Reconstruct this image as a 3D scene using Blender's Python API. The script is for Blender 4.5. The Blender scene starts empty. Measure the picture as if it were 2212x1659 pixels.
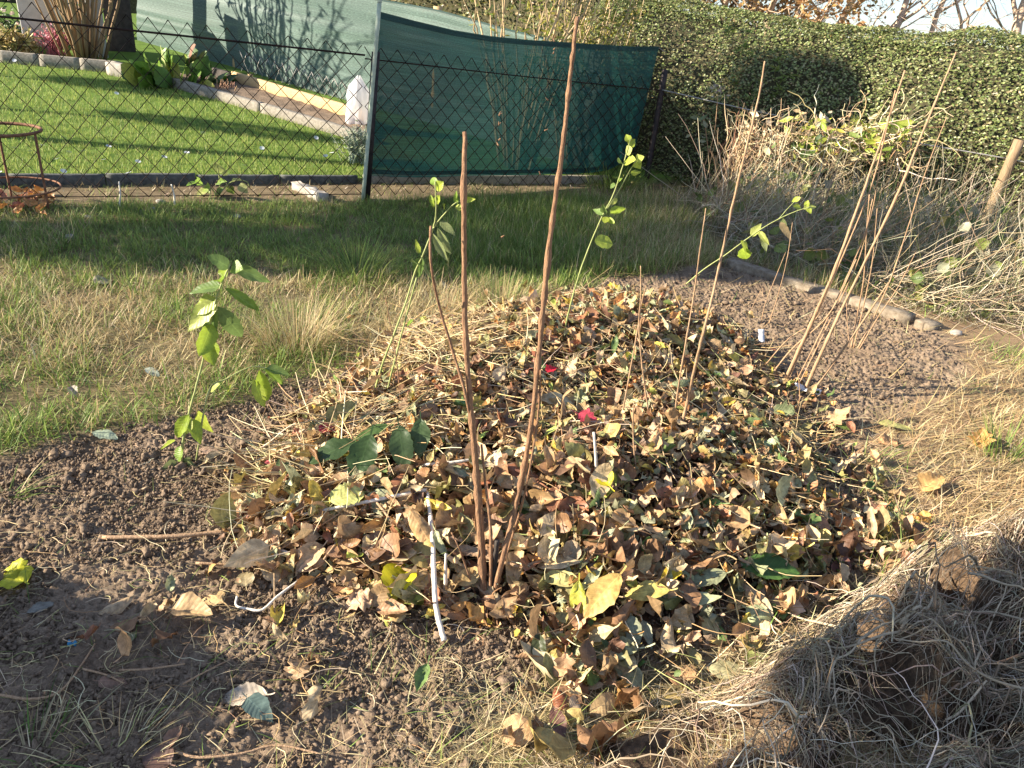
import bpy, math, random
import numpy as np
rng = np.random.default_rng(7)
random.seed(7)
sc = bpy.context.scene
R = math.radians

# ------------------------------------------------------------------ camera, sky, sun, exposure
CAM_H, PITCH, ROLL, F = 1.55, 26.0, 5.0, 1662.0      # F = focal length in pixels of a 2212 px wide picture
cp, sp_ = math.cos(R(PITCH)), math.sin(R(PITCH))
FW = np.array([0, cp, -sp_]); RT0 = np.array([1., 0, 0]); UP0 = np.cross(RT0, FW)
RT = RT0*math.cos(R(ROLL)) + UP0*math.sin(R(ROLL)); UP = -RT0*math.sin(R(ROLL)) + UP0*math.cos(R(ROLL))
CAM = np.array([0, 0, CAM_H])
cam = bpy.data.cameras.new('camera'); cam_o = bpy.data.objects.new('camera', cam); sc.collection.objects.link(cam_o)
cam.sensor_width = 36.0; cam.lens = 36.0*F/2212.0; cam.clip_start = 0.02; cam.clip_end = 2000
from mathutils import Matrix, Vector
cam_o.matrix_world = Matrix(((RT[0], UP[0], -FW[0], 0), (RT[1], UP[1], -FW[1], 0), (RT[2], UP[2], -FW[2], CAM_H), (0, 0, 0, 1)))
sc.camera = cam_o

SUN_EL = 23.5
SH = np.array([0.985, 0.172])                         # shadows run this way on the ground
w = bpy.data.worlds.new("World"); sc.world = w; w.use_nodes = True
nt = w.node_tree; sky = nt.nodes.new('ShaderNodeTexSky'); sky.sky_type = 'NISHITA'; sky.sun_disc = False
sky.sun_elevation = R(SUN_EL); sky.sun_rotation = math.atan2(-SH[0], -SH[1]); sky.air_density = 1.0; sky.altitude = 2500; sky.dust_density = 0.0; sky.ozone_density = 3.0
bg = nt.nodes['Background']; bg.inputs['Strength'].default_value = 0.145
# soften the very bright band near the horizon
lum = nt.nodes.new('ShaderNodeVectorMath'); lum.operation = 'DOT_PRODUCT'; lum.inputs[1].default_value = (.21, .72, .07); nt.links.new(sky.outputs[0], lum.inputs[0])
k1 = nt.nodes.new('ShaderNodeMath'); k1.operation = 'MULTIPLY_ADD'; k1.inputs[1].default_value = .30; k1.inputs[2].default_value = 1.0; nt.links.new(lum.outputs['Value'], k1.inputs[0])
k2 = nt.nodes.new('ShaderNodeMath'); k2.operation = 'DIVIDE'; k2.inputs[0].default_value = 1.0; nt.links.new(k1.outputs[0], k2.inputs[1])
cs_ = nt.nodes.new('ShaderNodeVectorMath'); cs_.operation = 'SCALE'; nt.links.new(sky.outputs[0], cs_.inputs[0]); nt.links.new(k2.outputs[0], cs_.inputs['Scale'])
hs_ = nt.nodes.new('ShaderNodeHueSaturation'); hs_.inputs['Saturation'].default_value = .72; nt.links.new(cs_.outputs[0], hs_.inputs['Color']); nt.links.new(hs_.outputs[0], bg.inputs['Color'])
sun = bpy.data.lights.new('sun', 'SUN'); sun.energy = 4.6; sun.angle = R(0.5); sun.color = (1.0, 0.89, 0.72)
sun_o = bpy.data.objects.new('sun', sun); sc.collection.objects.link(sun_o)
sd = Vector((SH[0]*math.cos(R(SUN_EL)), SH[1]*math.cos(R(SUN_EL)), -math.sin(R(SUN_EL))))
sun_o.rotation_euler = sd.to_track_quat('-Z', 'Y').to_euler()
sc.view_settings.view_transform = 'Standard'; sc.view_settings.look = 'None'
sc.view_settings.exposure = 1.80; sc.view_settings.gamma = 1.0; sc.view_settings.use_curve_mapping = False
sc.cycles.max_bounces = 7; sc.cycles.transparent_max_bounces = 12; sc.cycles.diffuse_bounces = 3

# ------------------------------------------------------------------ noise and shape helpers
def hsh(ix, iy, s):
    h = (ix.astype(np.int64)*374761393 + iy.astype(np.int64)*668265263 + s*2246822519) & 0xffffffff
    h = ((h ^ (h >> 13))*1274126177) & 0xffffffff
    h = h ^ (h >> 16)
    return (h & 0xffffff)/float(0xffffff)
def vnoise(x, y, s=0):
    ix = np.floor(x); iy = np.floor(y); fx = x-ix; fy = y-iy
    fx = fx*fx*(3-2*fx); fy = fy*fy*(3-2*fy)
    a = hsh(ix, iy, s); b = hsh(ix+1, iy, s); c = hsh(ix, iy+1, s); d = hsh(ix+1, iy+1, s)
    return (a*(1-fx)+b*fx)*(1-fy) + (c*(1-fx)+d*fx)*fy
def fbm(x, y, s=0, o=3):
    t = 0; a = .5
    for k in range(o):
        t = t + a*vnoise(x*2**k, y*2**k, s+k*17); a *= .5
    return t/(1-.5**o)
def sstep(a, b, x):
    t = np.clip((x-a)/(b-a), 0, 1); return t*t*(3-2*t)
def poly_sd(px, py, poly):                            # signed distance, positive inside
    P = np.asarray(poly, float); n = len(P); d = np.full(np.shape(px), 1e9); ins = np.zeros(np.shape(px), bool)
    for i in range(n):
        a = P[i]; b = P[(i+1) % n]; e = b-a
        t = np.clip(((px-a[0])*e[0]+(py-a[1])*e[1])/(e@e), 0, 1)
        d = np.minimum(d, np.hypot(px-a[0]-t*e[0], py-a[1]-t*e[1]))
        c = ((a[1] > py) != (b[1] > py)) & (px < (b[0]-a[0])*(py-a[1])/((b[1]-a[1]) if b[1] != a[1] else 1e-9)+a[0])
        ins ^= c
    return np.where(ins, d, -d)

def ray(x, y):
    d = FW*F + RT*(x-1106) - UP*(y-829.5); return d/np.linalg.norm(d)
def flat(x, y, z=0.0):
    d = ray(x, y); return CAM + d*(z-CAM_H)/d[2]
def project(P):
    v = np.asarray(P)-CAM; z = v@FW
    return 1106+F*(v@RT)/z, 829.5-F*(v@UP)/z, z

# ------------------------------------------------------------------ terrain
HEAP = [(-.70,1.80),(-.86,2.25),(-.84,2.7),(-.68,3.2),(-.45,3.75),(.02,4.15),(.5,4.45),(.95,4.45),(1.22,3.95),(1.27,3.3),(1.24,2.75),(1.15,2.2),
        (1.0,1.95),(.75,1.76),(.55,1.66),(.36,1.56),(.22,1.56),(.10,1.68),(-.27,1.70)]
SOIL = [tuple(flat(*q)[:2]) for q in [(-700,1010),(0,960),(330,905),(560,845),(760,790),(850,735),(1000,690),(1180,650),(1330,592),(1450,575),(1590,566),(1960,692),
        (2090,735),(2080,800),(1970,870),(1880,930),(1840,1000),(1870,1100),(1900,1200),(1700,1330),(1500,1420),(1150,1500),(950,1640),(900,1900),(-900,1900)]]
E0 = np.array([-1.6, 7.0]); ED = np.array([.9153, .403]); EN = np.array([-.403, .9153])   # lawn edging line
KERB = (np.array([1.52, 5.66]), np.array([2.44, 4.56]))
def lawn_s(x, y): return (x-E0[0])*EN[0] + (y-E0[1])*EN[1]
def heap_h(x, y):
    d = poly_sd(x, y, HEAP)
    h = sstep(-.03, .70, d)*.115*(.70+.65*fbm(x*2.3+3, y*2.3, 5, 2)) + sstep(-.02, .1, d)*.03
    h = h*(1-.42*sstep(.45, 1.25, x))
    h = h - .06*np.exp(-((x-.25)**2/.12+(y-2.75)**2/.02))*(d > 0) + .05*np.exp(-((x-.75)**2/.16+(y-3.7)**2/.10)) + .03*np.exp(-((x-.35)**2/.2+(y-2.2)**2/.05))
    return h*(d > -.03)
def gz0(x, y):
    x = np.asarray(x, float); y = np.asarray(y, float)
    s = lawn_s(x, y)
    z = .03*(fbm(x*.7, y*.7, 3, 2)-.5) + .012*(vnoise(x*4, y*4, 9)-.5)
    lawn = .06 + .10*np.clip(s, 0, 7.5) + .01*(vnoise(x*1.5, y*1.5, 4)-.5)
    k = sstep(-.01, .02, s)
    z = z*(1-k) + lawn*k
    near = (np.abs(x) < 3) & (y < 5)
    if np.any(near):
        z = z + np.where(near, heap_h(x, y), 0)
    return z
def soil_k(x, y):
    d = poly_sd(x, y, SOIL) + .22*(fbm(x*3.5, y*3.5, 21, 3)-.5)
    return sstep(-.06, .08, d)
def gz_soil(x, y, k):
    a = vnoise(x*26, y*26, 31); b = vnoise(x*60, y*60, 32); c = vnoise(x*130, y*130, 33); e = fbm(x*6, y*6, 34, 2)
    dd = vnoise(x*260, y*260, 35); return k*(.040*(e-.5) + .014*np.abs(a-.5) + .013*b*c + .012*c + .006*dd - .022)
def gz(x, y): return gz0(x, y) + gz_soil(np.asarray(x, float), np.asarray(y, float), soil_k(x, y))*.6
def G(x, y):                                          # ground point seen at a pixel
    d = ray(x, y); t = 0.6
    for _ in range(4000):
        p = CAM+d*t
        g = float(gz0(p[0], p[1]))
        if p[2] <= g: break
        t += max(.003, (p[2]-g)*.35)
        if t > 80: break
    return CAM+d*t
def VP(base, q, out=0.0):                             # pixel q on the upright plane facing the camera through base
    n = np.array([base[0], base[1], 0.]); n /= np.linalg.norm(n)
    d = ray(*q); t = ((np.asarray(base)-CAM)@n+out)/(d@n); return CAM+d*t
def WP(P0, P1, q, off=0.0):                           # pixel q on the upright plane through ground points P0 P1
    e = np.array([P1[0]-P0[0], P1[1]-P0[1], 0.]); e /= np.linalg.norm(e); n = np.array([-e[1], e[0], 0.])
    d = ray(*q); t = ((np.array([P0[0], P0[1], 0])-CAM)@n+off)/(d@n); return CAM+d*t

# ------------------------------------------------------------------ materials
def nmat(name):
    m = bpy.data.materials.new(name); m.use_nodes = True; t = m.node_tree; t.nodes.clear()
    o = t.nodes.new('ShaderNodeOutputMaterial'); return m, t, o
def N(t, typ, **kw):
    n = t.nodes.new(typ)
    for k, v in kw.items():
        if k.startswith('i_'): n.inputs[k[2:].replace('_', ' ')].default_value = v
        else: setattr(n, k, v)
    return n
def ramp(t, fac, stops):
    r = t.nodes.new('ShaderNodeValToRGB'); e = r.color_ramp.elements
    while len(e) < len(stops): e.new(.5)
    for i, (p, c) in enumerate(stops): e[i].position = p; e[i].color = (*c, 1)
    t.links.new(fac, r.inputs[0]); return r.outputs[0]
def pmat(name, c1, c2, scale=20, rough=.75, bump=.3, metal=0, stretch=None, spec=.3, detail=6):
    m, t, o = nmat(name); tc = N(t, 'ShaderNodeTexCoord'); mp = N(t, 'ShaderNodeMapping')
    t.links.new(tc.outputs['Object'], mp.inputs[0])
    if stretch: mp.inputs['Scale'].default_value = stretch
    nz = N(t, 'ShaderNodeTexNoise', i_Scale=scale, i_Detail=detail, i_Roughness=.65); t.links.new(mp.outputs[0], nz.inputs['Vector'])
    c = ramp(t, nz.outputs['Fac'], [(.32, c1), (.68, c2)])
    p = N(t, 'ShaderNodeBsdfPrincipled'); p.inputs['Roughness'].default_value = rough; p.inputs['Metallic'].default_value = metal
    p.inputs['Specular IOR Level'].default_value = spec
    t.links.new(c, p.inputs['Base Color'])
    b = N(t, 'ShaderNodeBump', i_Strength=bump, i_Distance=.01); t.links.new(nz.outputs['Fac'], b.inputs['Height']); t.links.new(b.outputs[0], p.inputs['Normal'])
    t.links.new(p.outputs[0], o.inputs[0]); return m
def blade_mat(name, trans=.35, rough=.55, spec=.25):
    m, t, o = nmat(name); a = N(t, 'ShaderNodeAttribute', attribute_name='col')
    p = N(t, 'ShaderNodeBsdfPrincipled'); p.inputs['Roughness'].default_value = rough; p.inputs['Specular IOR Level'].default_value = spec
    t.links.new(a.outputs['Color'], p.inputs['Base Color'])
    tr = N(t, 'ShaderNodeBsdfTranslucent'); t.links.new(a.outputs['Color'], tr.inputs['Color'])
    mx = N(t, 'ShaderNodeMixShader'); mx.inputs[0].default_value = trans
    t.links.new(p.outputs[0], mx.inputs[1]); t.links.new(tr.outputs[0], mx.inputs[2]); t.links.new(mx.outputs[0], o.inputs[0]); return m
def leaf_mat(name, trans=.28, rough=.5, veins=True, spec=.35, blotch=.5):
    m, t, o = nmat(name); a = N(t, 'ShaderNodeAttribute', attribute_name='col')
    ge = N(t, 'ShaderNodeNewGeometry')
    nz = N(t, 'ShaderNodeTexNoise', i_Scale=45., i_Detail=5., i_Roughness=.6); t.links.new(ge.outputs['Position'], nz.inputs['Vector'])
    mr = N(t, 'ShaderNodeMapRange'); mr.inputs[1].default_value = .3; mr.inputs[2].default_value = .7; mr.inputs[3].default_value = 1-blotch; mr.inputs[4].default_value = 1+blotch*.5
    t.links.new(nz.outputs['Fac'], mr.inputs[0])
    val = mr.outputs[0]; hgt = nz.outputs['Fac']
    if veins:
        l = N(t, 'ShaderNodeAttribute', attribute_name='luv'); s = N(t, 'ShaderNodeSeparateXYZ'); t.links.new(l.outputs['Vector'], s.inputs[0])
        def M(op, x, y=None):
            n = N(t, 'ShaderNodeMath', operation=op)
            for i, q in enumerate((x, y)):
                if q is None: continue
                if isinstance(q, (int, float)): n.inputs[i].default_value = q
                else: t.links.new(q, n.inputs[i])
            return n.outputs[0]
        av = M('ABSOLUTE', s.outputs[1])
        mid = M('LESS_THAN', av, .05)
        ph = M('MULTIPLY', M('SUBTRACT', s.outputs[0], M('MULTIPLY', av, .16)), 8.5)
        fr = M('FRACT', ph); side = M('LESS_THAN', fr, .09)
        vn = M('MAXIMUM', mid, M('MULTIPLY', side, .6))
        val = M('MULTIPLY', val, M('ADD', 1.0, M('MULTIPLY', vn, .32)))
        hgt = M('ADD', M('MULTIPLY', hgt, .6), M('MULTIPLY', M('ABSOLUTE', M('SUBTRACT', fr, .5)), -.5))
    mul = N(t, 'ShaderNodeVectorMath', operation='SCALE'); t.links.new(a.outputs['Color'], mul.inputs[0]); t.links.new(val, mul.inputs['Scale'])
    p = N(t, 'ShaderNodeBsdfPrincipled'); p.inputs['Roughness'].default_value = rough; p.inputs['Specular IOR Level'].default_value = spec
    t.links.new(mul.outputs[0], p.inputs['Base Color'])
    b = N(t, 'ShaderNodeBump', i_Strength=.45, i_Distance=.004); t.links.new(hgt, b.inputs['Height']); t.links.new(b.outputs[0], p.inputs['Normal'])
    tr = N(t, 'ShaderNodeBsdfTranslucent'); t.links.new(mul.outputs[0], tr.inputs['Color'])
    mx = N(t, 'ShaderNodeMixShader'); mx.inputs[0].default_value = trans
    t.links.new(p.outputs[0], mx.inputs[1]); t.links.new(tr.outputs[0], mx.inputs[2]); t.links.new(mx.outputs[0], o.inputs[0]); return m

M_BLADE = blade_mat('grass_blade'); M_LAWN = blade_mat('lawn_blade', .45); M_STRAW = blade_mat('dry_straw', .15, .7)
M_LITTER = leaf_mat('dead_leaf', .16); M_FRESH = leaf_mat('fresh_leaf', .42, .4, blotch=.25); M_HEDGE = leaf_mat('hedge_leaf', .22, .38, False, .4, .3)
M_TWIG = blade_mat('twig', 0, .75)
M_BARK = pmat('stem_bark', (.17,.09,.05), (.42,.24,.13), 60, .8, .9, stretch=(3,3,.5))
M_CANE = pmat('cane_bark', (.27,.16,.085), (.48,.32,.19), 50, .7, .5, stretch=(3,3,.5))
M_GREENSTEM = pmat('green_stem', (.22,.26,.08), (.36,.38,.15), 40, .6, .2, stretch=(2,2,.5))
M_PALE = pmat('bleached_stalk', (.55,.47,.37), (.80,.74,.64), 30, .65, .3, stretch=(3,3,.4))
M_CONC = pmat('concrete', (.17,.15,.12), (.33,.295,.245), 35, .9, .5)
M_CONC_SHADE = pmat('mossy_concrete', (.045,.05,.05), (.13,.13,.115), 30, .9, .5)  # concrete with the shade on the lawn edging put into its colour
M_KERBD = pmat('soiled_concrete', (.12,.09,.06), (.30,.25,.185), 22, .95, .6)
M_WIRE = pmat('fence_wire', (.010,.008,.007), (.04,.022,.017), 12, .75, .1, .0, None, .15)
M_WIREP = pmat('galvanised_wire', (.25,.24,.22), (.42,.40,.36), 30, .5, .1, .4)
M_POSTD = pmat('dark_iron_post', (.02,.018,.02), (.07,.05,.045), 25, .6, .3, .4)
M_POLE = pmat('pale_green_paint', (.30,.36,.26), (.48,.52,.40), 30, .5, .2)
M_WOOD = pmat('weathered_wood', (.17,.115,.065), (.36,.25,.145), 18, .8, .5, stretch=(6,6,.6))
M_PLANK = pmat('new_plank', (.42,.28,.13), (.60,.43,.22), 14, .75, .3, stretch=(.7,6,6))
M_DARKW = pmat('dark_timber', (.035,.03,.026), (.085,.07,.06), 14, .85, .4)
M_GREYP = pmat('grey_render', (.42,.40,.37), (.62,.59,.55), 7, .9, .3)
M_RUST = pmat('rusty_iron', (.10,.05,.03), (.28,.14,.08), 40, .8, .4, .3)
M_WHITE = pmat('white_plastic', (.56,.58,.60), (.72,.74,.77), 12, .4, .1)
M_STONE = pmat('pale_stone', (.26,.23,.19), (.42,.38,.33), 22, .85, .5)
M_SOILB = pmat('soil_lump', (.105,.070,.045), (.275,.203,.140), 70, .95, .7)
M_BRICK = pmat('red_brick', (.13,.035,.022), (.24,.075,.045), 20, .85, .4)

# ------------------------------------------------------------------ object helpers
COL = sc.collection
def tag(o, label=None, cat=None, group=None, kind=None):
    if label: o['label'] = label
    if cat: o['category'] = cat
    if group: o['group'] = group
    if kind: o['kind'] = kind
    return o
def empty(name, loc=(0, 0, 0)):
    o = bpy.data.objects.new(name, None); o.location = [float(v) for v in loc]; o.empty_display_size = .1; COL.objects.link(o); return o
def mesh(name, V, Fs, mat, parent=None, col=None, luv=None, smooth=False, at=None):
    """V (n,3) in world space; Fs (m,3) or (m,4) int arrays or a list of such; origin set to at or the parent's location"""
    V = np.asarray(V, np.float32)
    if not isinstance(Fs, list): Fs = [Fs]
    Fs = [np.asarray(f, np.int32) for f in Fs if len(f)]
    org = np.zeros(3) if (parent is None and at is None) else np.array(parent.location if parent is not None and at is None else at)
    me = bpy.data.meshes.new(name); me.vertices.add(len(V)); me.vertices.foreach_set('co', (V-org).astype(np.float32).ravel())
    tot = np.concatenate([np.full(len(f), f.shape[1], np.int32) for f in Fs]); lv = np.concatenate([f.ravel() for f in Fs])
    me.loops.add(len(lv)); me.loops.foreach_set('vertex_index', lv)
    me.polygons.add(len(tot)); me.polygons.foreach_set('loop_start', np.concatenate([[0], np.cumsum(tot)[:-1]]).astype(np.int32)); me.polygons.foreach_set('loop_total', tot)
    if smooth: me.polygons.foreach_set('use_smooth', np.ones(len(tot), bool))
    if col is not None:
        c = np.asarray(col, np.float32); c = np.broadcast_to(c, (len(V), 3)) if c.ndim == 1 else c
        at_ = me.attributes.new('col', 'FLOAT_COLOR', 'POINT'); at_.data.foreach_set('color', np.concatenate([c, np.ones((len(V), 1), np.float32)], 1).astype(np.float32).ravel())
    if luv is not None:
        al = me.attributes.new('luv', 'FLOAT_VECTOR', 'POINT'); al.data.foreach_set('vector', np.asarray(luv, np.float32).ravel())
    me.update(calc_edges=True); me.materials.append(mat)
    o = bpy.data.objects.new(name, me); COL.objects.link(o)
    if parent is not None: o.parent = parent
    elif at is not None: o.location = [float(v) for v in at]
    return o
class MB:                                             # collects pieces into one mesh
    def __init__(s): s.V = []; s.Q = []; s.T = []; s.C = []; s.L = []; s.n = 0
    def add(s, V, Q=None, T=None, C=None, L=None):
        V = np.asarray(V, float); s.V.append(V)
        if Q is not None and len(Q): s.Q.append(np.asarray(Q)+s.n)
        if T is not None and len(T): s.T.append(np.asarray(T)+s.n)
        if C is not None: s.C.append(np.broadcast_to(np.asarray(C, float), (len(V), 3)))
        if L is not None: s.L.append(L)
        s.n += len(V); return s
    def build(s, name, mat, parent=None, smooth=False, at=None):
        V = np.concatenate(s.V); fs = []
        if s.Q: fs.append(np.concatenate(s.Q))
        if s.T: fs.append(np.concatenate(s.T))
        return mesh(name, V, fs, mat, parent, np.concatenate(s.C) if s.C else None, np.concatenate(s.L) if s.L else None, smooth, at)
def tubes(P, Rr, n=5, cap=True):
    """P (N,K,3), Rr (N,K) -> verts, quads of N tubes"""
    P = np.asarray(P, float); Rr = np.asarray(Rr, float)
    if P.ndim == 2: P = P[None]; Rr = Rr[None]
    Nn, K, _ = P.shape
    T = np.gradient(P, axis=1); T /= np.linalg.norm(T, axis=2, keepdims=True)+1e-9
    ref = np.where(np.abs(T[..., 2:3]) > .8, np.array([1., 0, 0]), np.array([0, 0, 1.]))
    A = np.cross(T, ref); A /= np.linalg.norm(A, axis=2, keepdims=True)+1e-9; B = np.cross(T, A)
    th = np.arange(n)*2*np.pi/n
    V = P[:, :, None]+Rr[:, :, None, None]*(A[:, :, None]*np.cos(th)[:, None]+B[:, :, None]*np.sin(th)[:, None])
    idx = np.arange(Nn*K*n).reshape(Nn, K, n)
    a = idx[:, :-1]; b = idx[:, 1:]; a2 = np.roll(a, -1, 2); b2 = np.roll(b, -1, 2)
    Q = np.stack([a, a2, b2, b], -1).reshape(-1, 4)
    V = V.reshape(-1, 3)
    if cap and n == 4: Q = np.concatenate([Q, idx[:, 0, ::-1].reshape(-1, 4), idx[:, -1].reshape(-1, 4)])
    if cap and n != 4:
        ends = np.concatenate([P[:, 0], P[:, -1]]); b0 = len(V); V = np.concatenate([V, ends])
        c0 = (b0+np.arange(Nn))[:, None].repeat(n, 1); c1 = (b0+Nn+np.arange(Nn))[:, None].repeat(n, 1)
        e0 = idx[:, 0]; e1 = idx[:, -1]
        t = np.concatenate([np.stack([c0, np.roll(e0, -1, 1), e0], -1).reshape(-1, 3), np.stack([c1, e1, np.roll(e1, -1, 1)], -1).reshape(-1, 3)])
        return V, Q, t
    return V, Q, np.zeros((0, 3), int)
def smooth_path(pts, k=6):
    P = np.asarray(pts, float); n = len(P)
    if n < 3: return np.array([P[0]+(P[-1]-P[0])*t for t in np.linspace(0, 1, k+1)])
    Pe = np.concatenate([[2*P[0]-P[1]], P, [2*P[-1]-P[-2]]]); out = []
    for i in range(n-1):
        p0, p1, p2, p3 = Pe[i:i+4]
        for t in np.linspace(0, 1, k, endpoint=False):
            out.append(.5*((2*p1)+(-p0+p2)*t+(2*p0-5*p1+4*p2-p3)*t*t+(-p0+3*p1-3*p2+p3)*t**3))
    out.append(P[-1]); return np.array(out)
def tube_obj(name, pts, r0, r1, mat, parent=None, n=8, k=6, knob=0., at=None, raw=False):
    P = np.asarray(pts) if raw else smooth_path(pts, k)
    K = len(P); rr = np.linspace(r0, r1, K)
    if knob:
        rr = rr*(1+knob*(rng.random(K)-.4)+np.where(rng.random(K) < .22, 2.2*knob, 0)); P = P+np.concatenate([np.zeros((1, 3)), rng.normal(0, r0*.055, (K-1, 3))])
    V, Q, T = tubes(P, rr, n)
    return mesh(name, V, [Q, T], mat, parent, None, None, True, at)
def box(c, ax, ay, az):                               # centre and three half-axis vectors
    c, ax, ay, az = [np.asarray(v, float) for v in (c, ax, ay, az)]
    V = np.array([c+sx*ax+sy*ay+sz*az for sz in (-1, 1) for sy in (-1, 1) for sx in (-1, 1)])
    Q = np.array([[0,2,3,1],[4,5,7,6],[0,1,5,4],[2,6,7,3],[0,4,6,2],[1,3,7,5]]); return V, Q
def slab(name, P0, P1, z0, z1, th, mat, parent=None, at=None, bev=.006, rough=.0011, wav=.0):
    """upright slab between ground points, chamfered, slightly uneven"""
    P0 = np.array(P0[:2], float); P1 = np.array(P1[:2], float); e = P1-P0; L = np.linalg.norm(e); e /= L; n = np.array([-e[1], e[0]])
    z0a, z0b = (z0 if np.ndim(z0) else (z0, z0)); z1a, z1b = (z1 if np.ndim(z1) else (z1, z1))
    K = max(3, int(L/.06)); prof = [(-th/2, 0, 0), (-th/2, 1, -bev), (-th/2+bev, 1, 0), (th/2-bev, 1, 0), (th/2, 1, -bev), (th/2, 0, 0)]
    V = []
    for i in range(K+1):
        t = i/K
        for (o, up, dz) in prof:
            z = (z1a+(z1b-z1a)*t+dz) if up else (z0a+(z0b-z0a)*t)
            q = P0+e*L*t+n*(o+rng.normal(0, rough)*.6); V.append([q[0], q[1], z+(rng.normal(0, rough) if up else 0)])
    idx = np.arange((K+1)*6).reshape(K+1, 6); Q = []
    for j in range(6):
        j2 = (j+1) % 6; Q.append(np.stack([idx[:-1, j], idx[1:, j], idx[1:, j2], idx[:-1, j2]], -1))
    Q = np.concatenate(Q); C = [[0, 1, 4, 5], [1, 2, 3, 4], [K*6+5, K*6+4, K*6+1, K*6], [K*6+4, K*6+3, K*6+2, K*6+1]]
    return mesh(name, V, np.concatenate([Q, C]), mat, parent, at=at)

def blades(base, L, W, az, lean, curve, C0, C1, seg=3, flatten=None):
    """grass blades: base (N,3); az heading of lean; lean from upright (rad); curve added along; colours at root and tip"""
    Nn = len(base); K = seg+1; t = np.linspace(0, 1, K)
    ang = lean[:, None]+curve[:, None]*t[None]
    h = np.stack([np.cos(az), np.sin(az)], -1)
    ds = (L/seg)[:, None]
    dx = np.concatenate([np.zeros((Nn, 1)), np.cumsum(np.sin(ang[:, :-1])*ds, 1)], 1); dz = np.concatenate([np.zeros((Nn, 1)), np.cumsum(np.cos(ang[:, :-1])*ds, 1)], 1)
    if flatten is not None: dz = np.maximum(dz, flatten)
    P = base[:, None, :]+np.concatenate([h[:, None]*dx[..., None], dz[..., None]], -1)
    tw = rng.uniform(-1.2, 1.2, Nn); s0 = np.stack([-h[:, 1], h[:, 0], np.zeros(Nn)], -1)
    s0 = s0*np.cos(tw)[:, None]+np.stack([h[:, 0], h[:, 1], .6*np.ones(Nn)], -1)*np.sin(tw)[:, None]*.6
    wd = W[:, None]*(1-.85*t**1.6)[None]*.5
    V = np.stack([P-s0[:, None]*wd[..., None], P+s0[:, None]*wd[..., None]], 2)
    idx = np.arange(Nn*K*2).reshape(Nn, K, 2)
    Q = np.stack([idx[:, :-1, 0], idx[:, :-1, 1], idx[:, 1:, 1], idx[:, 1:, 0]], -1).reshape(-1, 4)
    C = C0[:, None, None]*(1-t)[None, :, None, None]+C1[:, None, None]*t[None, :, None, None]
    C = np.broadcast_to(C, (Nn, K, 2, 3))
    return V.reshape(-1, 3), Q, C.reshape(-1, 3)
def pick(pal, n, jit=.18):
    """n colours out of a weighted palette"""
    wts = np.array([p[0] for p in pal], float); cs = np.array([p[1] for p in pal]); i = rng.choice(len(pal), n, p=wts/wts.sum())
    return np.clip(cs[i]*(1+rng.normal(0, jit, (n, 1)))*(1+rng.normal(0, .05, (n, 3))), .005, .95), i

# leaf shapes: local frame x across, y along (0..1), z up
def leaf_grid(kind='elliptic', nu=8, nv=2, fold=.15, curl=.3, roll=0., wave=.03, wid=.45, seed=0, stalk=0.):
    r = np.random.default_rng(seed); u = np.linspace(0, 1, nu+1)
    if kind == 'elliptic': wv = np.sin(np.pi*u**.92)**.75
    elif kind == 'lance': wv = np.sin(np.pi*u**.75)**1.1
    elif kind == 'ovate': wv = (np.sin(np.pi*np.clip(u**.62, 0, 1)))**.9
    elif kind == 'round': wv = np.sqrt(np.clip(1-(2*u-1)**2, 0, 1))
    elif kind == 'oak': wv = np.sin(np.pi*u**1.15)**.6*(1+.34*np.cos(u*2*np.pi*3.5+.6))
    elif kind == 'maple': wv = np.interp(u, [0, .12, .2, .3, .42, .55, .62, .75, 1], [.05, .75, .5, 1.15, .55, .85, .38, .4, 0])
    else: wv = np.sin(np.pi*u)
    wv = wv*(1+r.normal(0, .04, nu+1)); wv[0] = max(.03, wv[0]*.2); wv[-1] = .0 if kind != 'round' else .1
    v = np.linspace(-1, 1, 2*nv+1)
    U, Vv = np.meshgrid(u, v, indexing='ij'); X = Vv*wv[:, None]*wid*.5*(1+(r.normal(0, .05, U.shape)))
    ang = curl*(U-.3); Y = U.copy(); Z = np.zeros_like(U)
    if abs(curl) > 1e-3:                              # bend along its length
        Rr = 1/curl; Y = Rr*np.sin(U*curl); Z = Rr*(1-np.cos(U*curl))
    a = np.abs(X)/(wid*.5+1e-9)
    if abs(roll) > 1e-3:                              # roll the sides in
        rad = wid*.5/roll; X, dz = rad*np.sin(X/rad), rad*(1-np.cos(X/rad)); Z = Z+dz
    Z = Z+fold*np.abs(X)*1.2+wave*np.sin(U*9+r.uniform(0, 6)+Vv*2.0)*a+r.normal(0, wave*.35, U.shape)
    V = np.stack([X, Y-.5*np.max(Y), Z], -1).reshape(-1, 3); L = np.stack([U, Vv, np.zeros_like(U)], -1).reshape(-1, 3)
    m = 2*nv+1; idx = np.arange((nu+1)*m).reshape(nu+1, m)
    Q = np.stack([idx[:-1, :-1], idx[:-1, 1:], idx[1:, 1:], idx[1:, :-1]], -1).reshape(-1, 4)
    if stalk:
        b0 = V[nv].copy(); n0 = len(V); K = 4; S = []
        for k in range(K):
            f = k/(K-1); S += [b0+[-.014, -stalk*f, .10*stalk*f*f*4], b0+[.014, -stalk*f, .10*stalk*f*f*4+.006]]
        V = np.concatenate([V, S]); L = np.concatenate([L, np.zeros((2*K, 3))]); Q = np.concatenate([Q, [[n0+2*k, n0+2*k+1, n0+2*k+3, n0+2*k+2] for k in range(K-1)]])
    return V, Q, L
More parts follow.
